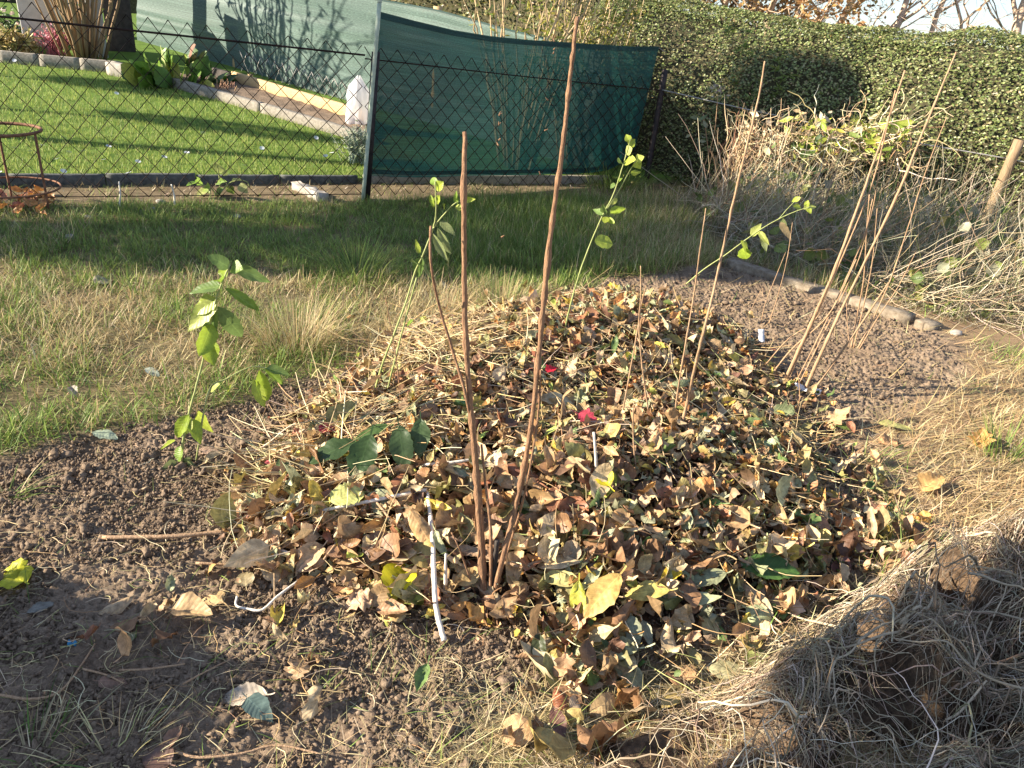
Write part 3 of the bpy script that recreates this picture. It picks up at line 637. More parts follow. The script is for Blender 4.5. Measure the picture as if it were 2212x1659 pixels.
zslab('kerb_stone', G(240, 160), G(300, 172), .14, .14, M_STONE, 'pale kerb block at the lawn corner left of the big leaved plant', 'kerb')
PL0 = G(505, 186); PL1 = G(800, 276); zslab('plank', PL0, PL1, .17, .05, M_PLANK, 'long new wooden plank edging the back of the flower bed', 'plank')
zslab('plank', PL0+(PL0-PL1)*.16, PL0-(PL1-PL0)*.005, .15, .05, M_DARKW, 'weathered dark plank end left of the new wooden plank', 'plank')
a = G(536, 186); b0 = np.array([a[0], a[1]+.05, a[2]]); tt = VP(b0, (541, 160)); o = tube_obj('wooden_peg', [b0-np.array([0, 0, .05]), tt], .035, .033, M_PLANK, None, 12, 3, at=b0); tag(o, 'short round wooden peg standing behind the plank', 'peg')
# flower bed soil, own sheet just above the ground
fb = []
corners = [LE0[:2]+(LE0-LE1)[:2]*.15, LE1[:2], PL1[:2], PL0[:2]+(PL0-PL1)[:2]*.16]
nu, nv = 60, 24; V = []
for u in np.linspace(0, 1, nu+1):
    for v in np.linspace(.04, .98, nv+1):
        q = (corners[0]*(1-u)+corners[1]*u)*(1-v)+(corners[3]*(1-u)+corners[2]*u)*v
        V.append([q[0], q[1], float(gz0(q[0], q[1]))+.045+.05*float(fbm(np.array(q[0]*9), np.array(q[1]*9), 130, 3))-.02*abs(v-.5)])
idx = np.arange((nu+1)*(nv+1)).reshape(nu+1, nv+1); Q = np.stack([idx[:-1, :-1], idx[1:, :-1], idx[1:, 1:], idx[:-1, 1:]], -1).reshape(-1, 4)
tag(mesh('flower_bed', V, Q, M_SOILB), kind='structure')
# kerb of the near bed
K0, K1 = G(1578, 572), G(1968, 694); kv = K1-K0
for i, (s, f0, f1) in enumerate((('far end in the shade', -.02, .33), ('middle piece behind the bare canes', .335, .70), ('sunlit near piece', .705, 1.0))):
    zslab('kerb_stone', K0+kv*f0, K0+kv*f1, .042, .10, M_KERBD, 'low concrete kerb edging the soil bed, '+s, 'kerb', 'kerbs of the soil bed')
kq = G(2010, 690); zslab('kerb_stone', G(1988, 698), G(2022, 712), .03, .12, M_KERBD, 'rough broken stone at the near end of the bed kerb', 'stone')
a0 = G(640, 408); a1 = G(700, 436); z = .06
tag(slab('stone_slab', a0, a1, -.03, .065, .09, M_STONE, None, at=a0, rough=.008), 'pale broken stone slab in the weeds left of the pole', 'stone')

# ------------------------------------------------------------------ back left corner: posts, boards, brick, planter
def upright(name, pxl, pxr, ybase, ytop, dist, depth, mat, label, cat):
    """block whose front face spans two picture columns at a given distance"""
    a = CAM+ray(pxl, ybase)*dist; b_ = CAM+ray(pxr, ybase)*dist*(1.0); a[2] = b_[2] = min(a[2], b_[2]); tz = (CAM+ray((pxl+pxr)/2, ytop)*dist)[2]
    g = float(gz0((a[0]+b_[0])/2, (a[1]+b_[1])/2)); zb = g-.05
    ex = (b_-a)/2; ex[2] = 0; n = np.array([-ex[1], ex[0], 0]); n /= np.linalg.norm(n); c_ = (a+b_)/2; c_[2] = 0
    V, Q = box(c_+n*depth/2+np.array([0, 0, (zb+tz)/2]), ex, n*depth/2, np.array([0, 0, (tz-zb)/2]))
    o = mesh(name, V, Q, mat, None, at=(c_[0], c_[1], g))
    bv = o.modifiers.new('bevel', 'BEVEL'); bv.width = .012; bv.segments = 2
    return tag(o, label, cat)
DD = float(np.linalg.norm(G(240, 145)-CAM))
upright('grey_pillar', 53, 122, 100, -120, DD*1.10, .30, M_GREYP, 'broad pale grey pillar left of the cane shrub', 'pillar')
upright('grey_pillar', 203, 236, 134, -120, DD*1.05, .25, M_GREYP, 'slim pale grey pillar right of the cane shrub', 'pillar')
upright('timber_wall', 238, 297, 134, -120, DD*1.09, .08, M_DARKW, 'dark shaded timber screen right of the slim grey pillar', 'wall')
upright('timber_wall', 122, 203, 120, -120, DD*1.2, .08, M_GREYP, 'shaded grey board wall behind the cane shrub', 'wall')
upright('brick_wall', 118, 160, 122, 78, DD*1.12, .1, M_BRICK, 'low red brick wall between the pillars behind the heather', 'wall')
upright('planter_box', -60, 72, 118, 80, DD*1.06, .5, M_DARKW, 'dark timber planter box at the left edge behind the lawn', 'planter')

# ------------------------------------------------------------------ hedge
HL = (FR-FM)/np.linalg.norm(FR-FM); HN = np.array([-HL[1], HL[0]]); HN = HN if HN[1] > 0 else -HN   # HN points away from us
HA = FM+HN*.22-HL*.9                                  # front foot of the hedge; it closes on the net at its far end
def hedge_pt(u, a):
    """u metres along, a 0..1 over the profile: up the front, across the top, to the back"""
    n = fbm(u*1.1+0*a, a*3.1+0*u, 140, 2)-.5; top = 1.60+.10*(fbm(u*.8, u*0+.3, 141, 2)-.5)+.07*np.clip(2.2-u, 0, 3)+.10*(vnoise(u*3.1, u*0+.7, 149)-.5)
    th = np.pi*np.clip(a, 0, 1); r = .95
    cx = -np.cos(th); cz = np.sin(th)
    k = 3.2; q = (np.abs(cx)**k+np.abs(cz)**k)**(-1/k)
    off = (cx*q+1)*r*(1-.0*n)+(.26*(n))*(-np.cos(th)) + .12*sstep(1, 0, a*2)*0
    z = cz*q*(top+.16*n)
    off = off + .22*np.clip(z/1.6, 0, 1)*(a < .5)
    bx = HA[0]+HL[0]*u+HN[0]*off; by = HA[1]+HL[1]*u+HN[1]*off
    return np.stack([bx, by, z], -1)
hedge = tag(empty('hedge', (*(HA+HL*3), 0)), 'long dense clipped evergreen hedge with small leaves behind the wire fence', 'hedge')
uu, aa = np.meshgrid(np.linspace(-.3, 9.5, 150), np.linspace(0, 1, 50), indexing='ij'); V = hedge_pt(uu, aa); ctr = np.stack([HA[0]+HL[0]*uu+HN[0]*.95, HA[1]+HL[1]*uu+HN[1]*.95, .7+0*uu], -1)
V = ctr+(V-ctr)*(.90+.08*(vnoise(uu*9, aa*30, 143)-.5)[..., None]); idx = np.arange(uu.size).reshape(uu.shape)
Q = np.stack([idx[:-1, :-1], idx[1:, :-1], idx[1:, 1:], idx[:-1, 1:]], -1).reshape(-1, 4)
M_CORE = pmat('hedge_twigs', (.03,.028,.014), (.09,.08,.04), 30, .95, .8)
mesh('branches', V.reshape(-1, 3), Q, M_CORE, hedge, smooth=True)
NH = 150000; u = rng.uniform(-.25, 9.4, NH); a = rng.uniform(.01, .80, NH)
vis = (a < .62) | (rng.random(NH) < .4); dens = fbm(u*2.6, a*9, 144, 3); k = vis & (rng.random(NH) < np.clip((dens-.18)*4, .45, 1)); u, a = u[k], a[k]
P = hedge_pt(u, a); d1 = hedge_pt(u+.02, a)-P; d2 = hedge_pt(u, a+.01)-P; nn = np.cross(d1, d2); nn /= np.linalg.norm(nn, axis=1, keepdims=True); c_ = np.stack([HA[0]+HL[0]*u+HN[0]*.95, HA[1]+HL[1]*u+HN[1]*.95, .7+0*u], -1)
nn *= np.sign(np.sum(nn*(P-c_), 1, keepdims=True)); dep = rng.exponential(.045, len(u)); P = P-nn*dep[:, None]+nn*.045+nn*(.05*(fbm(u*9, a*26, 145, 2)-.5))[:, None]
nd = nn+rng.normal(0, .55, nn.shape)+np.array([-.15, -.1, .35]); Rm = frame(nd, rng.uniform(0, 6.28, len(u)))
tm = leaf_grid('elliptic', 2, 1, .25, .3, 0, .0, .62); C, _ = pick([(4, (.15,.185,.055)), (3, (.20,.23,.08)), (2, (.27,.28,.12)), (1, (.31,.26,.13)), (.5, (.09,.11,.04))], len(u), .2)
C = C*(.8+.5*fbm(u*1.4, a*5, 146, 2))[:, None]
V, Q, CC, LL = scatter(tm, P, Rm, rng.uniform(.020, .038, len(u)), C); o = mesh('leaves', V, Q, M_HEDGE, hedge, CC, LL); 
# sprigs standing out of the hedge top and face
def leafy_shoot(base, d, L, nl, size, pal, seed=0, droop=.3, kind='lance', wid=.3, stem_r=.003):
    """points of a stem and leaf arrays"""
    d = np.array(d, float); d /= np.linalg.norm(d); t = np.linspace(0, 1, 8)[:, None]; pts = np.array(base)+d*L*t+np.array([0, 0, -droop*L])*t**2+rng.normal(0, .012*L, (8, 3))*t
    k = rng.uniform(.15, 1, nl); i = k*6.99; j = i.astype(int); f = (i-j)[:, None]; p = pts[j]*(1-f)+pts[j+1]*f
    az = rng.uniform(0, 6.28, nl); up = np.stack([rng.normal(0, .5, nl), rng.normal(0, .5, nl), np.full(nl, 1.)], -1); Rm = frame(up, az); s = size*rng.uniform(.6, 1.2, nl)
    p = p+Rm[:, :, 1]*s[:, None]*.45; C, _ = pick(pal, nl, .15)
    return pts, (p, Rm, s, C)
def shoots(parent, bases, dirs, Ls, nl, size, pal, mat, kind='lance', wid=.3, r=.004, droop=.3, smat=None, scol=(.3,.22,.1), sname='stem', lname='leaves', nu=4, separate=False):
    mb = MB(); acc = []
    tm = leaf_grid(kind, nu, 1, .2, .5, 0, .02, wid)
    for b_, d_, L in zip(bases, dirs, Ls):
        pts, lf = leafy_shoot(b_, d_, L, nl, size, pal, droop=droop); acc.append(lf)
        rr = np.linspace(r, r*.35, len(pts)); V, Q, T = tubes(pts, rr, 5)
        if separate: mesh(sname, V, [Q, T], M_TWIG, parent, np.array(scol)*rng.uniform(.7, 1.25), None, True)
        else: mb.add(V, Q, T, np.array(scol)*rng.uniform(.7, 1.25))
    if not separate: mb.build(sname, smat or M_TWIG, parent, True)
    if nl:
        p, Rm, s, C = [np.concatenate(q) for q in zip(*acc)]; V, Q, CC, LL = scatter(tm, p, Rm, s, C); mesh(lname, V, Q, mat, parent, CC, LL)
PAL_LIME = [(2, (.30,.38,.07)), (2, (.40,.44,.12)), (1, (.18,.27,.06))]
def hedge_face(px): return G3(px, HA, HA+HL)
def G3(px, A, B, off=0.): return WP((A[0], A[1], 0), (B[0], B[1], 0), px, off)
vine = tag(empty('climbing_shrub', hedge_face((1640, 150))), 'bright green bushy sprig of longer leaves growing out of the shaded hedge face', 'shrub')
bs = [G3((1610+rng.uniform(-40, 80), 140+rng.uniform(-70, 90)), HA, HA+HL, -.06+.3) for _ in range(16)]
shoots(vine, bs, [(-.4+rng.normal(0, .5), -1., .7+rng.normal(0, .4)) for _ in bs], rng.uniform(.18, .38, 16), 12, .075, [(2, (.16,.24,.05)), (1, (.28,.34,.09))], M_FRESH, wid=.28, r=.003, scol=(.2,.2,.08))

# ------------------------------------------------------------------ shrubs of long canes
def cane_shrub(name, label, base, n, H, spread, r, nl, lsize, pal, scol, lk=.4, seed=0, wid=.24, lean=(0, 0), up=1.0, rad=.22):
    root = tag(empty(name, base), label, 'shrub'); acc = []
    tm = leaf_grid('lance', 4, 1, .2, .6, 0, .03, wid)
    for i in range(n):
        a = rng.uniform(0, 6.28); q = rng.uniform(0, 1)**.7; b_ = np.array(base)+np.array([math.cos(a), math.sin(a), 0])*rad*q*rng.uniform(.3, 1); h = H*rng.uniform(.6, 1.1)
        d = np.array([math.cos(a)*spread*q+lean[0], math.sin(a)*spread*q+lean[1], up]); t = np.linspace(0, 1, 9)[:, None]
        pts = b_+d*h*t+np.array([math.cos(a), math.sin(a), -.2])*h*spread*.35*q*t**2+rng.normal(0, .02*h, (9, 3))*t; rr = np.linspace(r*rng.uniform(.6, 1.2), r*.3, 9)
        V, Q, T = tubes(pts, rr, 6); mesh('cane', V, [Q, T], M_TWIG, root, np.array(scol)*rng.uniform(.65, 1.25), None, True)
        m_ = int(nl*rng.uniform(.5, 1.4))
        if m_:
            k = lk+(1-lk)*rng.random(m_); ii = k*7.99; j = ii.astype(int); f = (ii-j)[:, None]; p = pts[j]*(1-f)+pts[j+1]*f+rng.normal(0, .05, (m_, 3))
            u_ = np.stack([rng.normal(0, .7, m_), rng.normal(0, .7, m_), np.ones(m_)], -1); Rm = frame(u_, rng.uniform(0, 6.28, m_)); s = lsize*rng.uniform(.6, 1.3, m_); acc.append((p+Rm[:, :, 1]*s[:, None]*.4, Rm, s, pick(pal, m_)[0]))
    if acc:
        p, Rm, s, C = [np.concatenate(q) for q in zip(*acc)]; V, Q, CC, LL = scatter(tm, p, Rm, s, C); mesh('leaves', V, Q, M_FRESH, root, CC, LL)
    return root
PAL_YEL = [(2, (.34,.30,.06)), (2, (.22,.25,.05)), (1, (.42,.34,.14)), (1, (.13,.18,.04))]
MID = (FL+FM)/2; NND = np.array([-(FM-FL)[1], (FM-FL)[0]]); NND /= np.linalg.norm(NND)
b1 = (FL+(FM-FL)*.60)+NND*.62; b2 = (FL+(FM-FL)*.84)+NND*.62
cane_shrub('cane_shrub', 'clump of tall pale canes with few yellow leaves rising behind the green net', (*b1, .05), 30, 2.3, .26, .015, 14, .085, PAL_YEL, (.50,.36,.20), .55, rad=.25)
cane_shrub('cane_shrub', 'leafy yellowing shrub between the green net and the hedge', (*b2, .05), 30, 2.1, .26, .012, 110, .080, PAL_YEL, (.46,.34,.2), .25, rad=.25)
gsh = G(186, 132)
cane_shrub('cane_shrub', 'tall clump of brown canes with willowy leaves between the grey pillars', gsh, 42, 2.7, .36, .019, 13, .15, [(2, (.12,.17,.04)), (1, (.24,.26,.08)), (1, (.30,.20,.09))], (.30,.20,.11), .35, wid=.17, rad=.28, lean=(.05, 0))
# pale brown trees and twiggy crowns beyond the hedge
def bare_tree(label, base, H, r, n1, tint, leafpal=None, nl=0, lean=(0, 0), seed=1, fork=.45):
    g = np.random.default_rng(seed); root = tag(empty('bare_tree', base), label, 'tree')
    t = np.linspace(0, 1, 8)[:, None]; top = np.array([lean[0], lean[1], 1.])*H*.62; tr = np.array(base)+top*t+g.normal(0, .03*H, (8, 3))*t*np.array([1, 1, .3])
    V, Q, T = tubes(tr, np.linspace(r*.7, r*.35, 8), 8); mesh('trunk', V, [Q, T], M_TWIG, root, tint, None, True)
    mb = MB(); ends = []
    def br(p, d, L, rr, lv):
        k = 6; tt = np.linspace(0, 1, k)[:, None]; pts = p+d*L*tt+g.normal(0, .05*L, (k, 3))*tt+np.array([0, 0, .12*L])*tt**2
        V, Q, T = tubes(pts, np.linspace(rr, rr*.4, k), 5 if lv < 2 else 3); mb.add(V, Q, T, np.array(tint)*g.uniform(.75, 1.2)); ends.append(pts)
        if lv < 3:
            for _ in range(int(g.integers(3, 6))):
                i = g.integers(2, k); dd = d+g.normal(0, .55, 3); dd /= np.linalg.norm(dd); br(pts[i], dd, L*g.uniform(.45, .75), rr*.5, lv+1)
    for i in range(n1):
        j = g.integers(2, 8); a = g.uniform(0, 6.28); d = np.array([math.cos(a)*.75, math.sin(a)*.75, g.uniform(.5, 1.1)]); d /= np.linalg.norm(d); br(tr[j], d, H*g.uniform(.22, .42), r*.26, 0)
    mb.build('branches', M_TWIG, root, True)
    if nl:
        E = np.concatenate(ends[n1:]); i = g.integers(0, len(E), nl); p = E[i]+g.normal(0, .05, (nl, 3)); Rm = frame(g.normal(0, 1, (nl, 3))+np.array([0, 0, .6]), g.uniform(0, 6.28, nl)); C, _ = pick(leafpal, nl)
        V, Q, CC, LL = scatter(leaf_grid('elliptic', 2, 1, .2, .3, 0, .02, .55), p, Rm, g.uniform(.05, .09, nl), C); mesh('leaves', V, Q, M_FRESH, root, CC, LL)
    return root
def far(px, dist): 
    d = ray(*px); q = CAM+d/np.hypot(d[0], d[1])*dist; return (q[0], q[1], float(gz0(q[0], q[1]))-.1)
BRN = [(2, (.46,.27,.11)), (1, (.55,.38,.17)), (1, (.36,.20,.09))]
bare_tree('bare pale tree leaning right of the sky gap at the top right corner', far((2120, 60), 13), 5.2, .13, 9, (.62,.46,.33), lean=(.24, 0), seed=3)
bare_tree('thin bare tree in the middle of the sky gap above the hedge', far((1985, 40), 14), 5.0, .075, 8, (.66,.48,.36), lean=(.13, 0), seed=8)
bare_tree('bare tree with dark forked limbs left of the sky gap', far((1890, 30), 12.5), 4.6, .085, 9, (.48,.36,.27), lean=(.18, 0), seed=11)
bare_tree('bare tree with a few rusty leaves behind the middle of the hedge', far((1800, 20), 13), 4.6, .10, 11, (.55,.40,.28), BRN, 2600, lean=(.14, 0), seed=14)
bare_tree('twiggy tree thick with rusty brown leaves behind the hedge', far((1690, 10), 12), 4.2, .09, 13, (.5,.36,.25), BRN, 9000, seed=17)
bare_tree('twiggy tree with tan leaves behind the hedge left of the rusty tree', far((1560, 10), 12.5), 4.2, .08, 13, (.5,.36,.25), BRN, 8000, seed=19)
bare_tree('slim bare tree beyond the hedge at the right edge', far((2230, 70), 15), 5.0, .08, 9, (.6,.45,.33), lean=(.1, 0), seed=23)

# ------------------------------------------------------------------ trees outside the picture on the left, whose shadows lie on the grass
def leaf_mass(parent, centre, rad, n, size, pal, seed):
    g = np.random.default_rng(seed); d = g.normal(0, 1, (n, 3)); d /= np.linalg.norm(d, axis=1, keepdims=True); rr = g.uniform(.55, 1, n)**.5
    bump = 1+.35*(vnoise(d[:, 0]*3+d[:, 2]*2, d[:, 1]*3+seed, seed)-.5)
    p = np.array(centre)+d*np.array(rad)*(rr*bump)[:, None]; Rm = frame(d+g.normal(0, .6, (n, 3)), g.uniform(0, 6.28, n)); C, _ = pick(pal, n)
    V, Q, CC, LL = scatter(leaf_grid('elliptic', 2, 1, .2, .3, 0, .02, .6), p, Rm, size*g.uniform(.7, 1.3, n), C); return mesh('crown', V, Q, M_HEDGE, parent, CC, LL)
DKG = [(2, (.05,.085,.025)), (1, (.08,.12,.03))]
def off_tree(label, base, z0, rad, n, size, tr, seed, cat='tree', name='garden_tree'):
    root = tag(empty(name, (*base, float(gz0(*base)))), label, cat)
    leaf_mass(root, (base[0], base[1], z0+rad[2]), rad, n, size, DKG, seed)
    V, Q, T = tubes(np.array([[base[0], base[1], -.05], [base[0]+.03, base[1], z0*.5+.2], [base[0], base[1]+.02, z0+rad[2]]]), np.array([tr, tr*.8, tr*.5]), 8); mesh('trunk', V, [Q, T], M_TWIG, root, (.16,.11,.07), None, True); return root
def shade(px, h_back, dist):
    """where something dist metres toward the sun must stand, and how high, to shade a ground pixel"""
    g = G(*px); return (g[0]-SH[0]*dist, g[1]-SH[1]*dist), g[2]+dist*math.tan(R(SUN_EL))

# dense shrubs closing the view behind the far net
def shrub_row(label, A, B, H, dep, n, size, pal, seed, name='shrub_row'):
    A = np.array(A, float); B = np.array(B, float); e = B-A; L = np.linalg.norm(e); e /= L; nn_ = np.array([-e[1], e[0]]); root = tag(empty(name, (*(A+B)/2, float(gz0(*((A+B)/2))))), label, 'shrubs'); g = np.random.default_rng(seed)
    def pt(u, a, s):
        top = H*(.8+.35*vnoise(u*1.3, u*0+.5, seed)); r = dep*(.7+.6*vnoise(u*1.1, a*3, seed+1)); off = -np.cos(a*np.pi)*r*s; z = np.sin(a*np.pi)**.6*top*s; q = A+e*np.asarray(u)[..., None]+nn_*off[..., None]; return np.concatenate([q, (z+gz0(q[..., 0], q[..., 1]))[..., None]], -1)
    uu, aa = np.meshgrid(np.linspace(0, L, 60), np.linspace(0, 1, 24), indexing='ij'); idx = np.arange(uu.size).reshape(uu.shape); Q = np.stack([idx[:-1, :-1], idx[1:, :-1], idx[1:, 1:], idx[:-1, 1:]], -1).reshape(-1, 4)
    mesh('branches', pt(uu, aa, .82).reshape(-1, 3), Q, M_CORE, root, smooth=True)
    u = g.uniform(0, L, n); a = g.uniform(.02, .8, n); P = pt(u, a, 1.0+0*a)+g.normal(0, .09, (n, 3)); Rm = frame(np.stack([g.normal(0, .6, n)-nn_[0]*.4*0, -.6+g.normal(0, .6, n), g.normal(.5, .5, n)], -1), g.uniform(0, 6.28, n)); C, _ = pick(pal, n); V, Q, CC, LL = scatter(leaf_grid('elliptic', 2, 1, .2, .3, 0, .02, .55), P, Rm, size*g.uniform(.6, 1.3, n), C); mesh('leaves', V, Q, M_HEDGE, root, CC, LL); return root
f1 = far((860, 0), 16); f2 = far((1420, 30), 12.5); shrub_row('brownish green shrubs behind the far pale net', f1[:2], f2[:2], 2.7, .8, 16000, .075, [(3, (.17,.19,.07)), (2, (.25,.22,.10)), (1, (.30,.22,.12))], 61)
f1 = far((-300, 0), 24); f2 = far((900, 0), 19); shrub_row('row of dark bushes beyond the next garden at the left', f1[:2], f2[:2], 4.0, 1.2, 12000, .13, [(3, (.10,.13,.05)), (1, (.18,.17,.08))], 62)
for lab_, px, dist, dz, rad, n, size, tr, seed in [
    ('broad evergreen outside the photo at left shading the grass below the fence', (700, 540), 6.2, 0, (.75, .62, 1.0), 5200, .07, .10, 31),
    ('tall evergreen outside the photo at left shading the grass under the net', (1350, 500), 8.6, 0, (.9, 1.15, 1.0), 7500, .08, .13, 32),
    ('tall evergreen outside the photo at left shading the dry grass and far bed', (1850, 560), 9.3, .05, (.8, .85, .90), 8500, .08, .12, 33)]:
    b_, z_ = shade(px, 0, dist); off_tree(lab_, b_, z_-rad[2]+dz, rad, n, size, tr, seed)
b_, z_ = shade((-60, 1480), 0, 1.45); off_tree('low bush outside the photo at left shading the corner of the dug soil', b_, .02, (.45, .42, .42), 9000, .05, .03, 34, 'bush', 'garden_bush')
# loose trees left of the neighbour's lawn
for px, dist, rad, n, seed, lab_ in [((330, 195), 7.5, (.9, .28, .26), 900, 41, 'loose leafy tree left of the photo shading the back of the lawn'), ((480, 275), 7.0, (1.0, .22, .26), 700, 42, 'loose leafy tree left of the photo shading the middle of the lawn')]:
    if not n: continue
    b_, z_ = shade(px, 0, dist); off_tree(lab_, b_, z_-rad[2], rad, n, .10, .06, seed)
# tree whose shadow falls on the hedge face
hp = G3((1725, 215), HA, HA+HL, .25); ds = 9.5; q = hp-np.array([SH[0], SH[1], -math.tan(R(SUN_EL))])*ds
off_tree('round topped tree outside the photo at left whose shadow falls on the hedge', (q[0], q[1]), q[2]-.42, (.4, .40, .42), 9000, .09, .08, 45)

q = np.array([1.36, 1.28, .30])-np.array([SH[0], SH[1], -math.tan(R(SUN_EL))])*4.2; off_tree('small round tree outside the photo at left shading the root clump', (q[0], q[1]), q[2]-.36, (.55, .50, .36), 4200, .06, .04, 46)  # crown added out of view, sized and placed to darken the root clump

# ------------------------------------------------------------------ the heap of fallen leaves
PALL = [('tan', 9, (.46,.295,.15)), ('pale beige', 7, (.57,.43,.25)), ('brown', 5, (.27,.15,.075)), ('reddish brown', 1.3, (.31,.135,.07)), ('orange brown', 1.8, (.52,.27,.09)),
        ('olive', 3.0, (.28,.255,.10)), ('grey green', 2.4, (.34,.35,.20)), ('green', .7, (.13,.20,.06)), ('yellow', .7, (.60,.46,.09)), ('lime green', .25, (.40,.44,.10)),
        ('dark brown', 1.6, (.15,.085,.05)), ('dull ochre', 2.0, (.42,.31,.11)), ('crimson', .0, (.42,.03,.06))]
FORMS = []
for kind, wgt in (('elliptic', 6), ('ovate', 3.2), ('lance', 2.2), ('oak', .5), ('maple', .3), ('round', .15)):
    for form, n_, (fo, cu, ro, wa) in (('flat', 2, (.12, .35, .0, .03)), ('curled', 3, (.15, 1.7, .0, .06)), ('rolled', 3, (.05, .6, 1.5, .05)), ('crumpled', 4, (.35, 1.3, .7, .17)), ('folded', 2, (.75, .5, .0, .04))):
        for i in range(n_):
            s = len(FORMS); g = np.random.default_rng(900+s); sg = 1 if g.random() < .6 else -1
            wd = {'elliptic': .50, 'ovate': .62, 'lance': .36, 'oak': .55, 'maple': .85, 'round': .75}[kind]*g.uniform(.85, 1.15)
            FORMS.append((kind, form, wgt*{'flat': .5, 'curled': 1.2, 'rolled': 1.2, 'crumpled': 1.7, 'folded': .9}[form]/n_, leaf_grid(kind, 9, 2, fo, cu*g.uniform(.6, 1.3)*sg, ro*g.uniform(.7, 1.2), wa, wd, 900+s, .22)))
FW_ = np.array([f[2] for f in FORMS]); FW_ /= FW_.sum(); PW = np.array([p_[1] for p_ in PALL]); PW /= PW.sum()
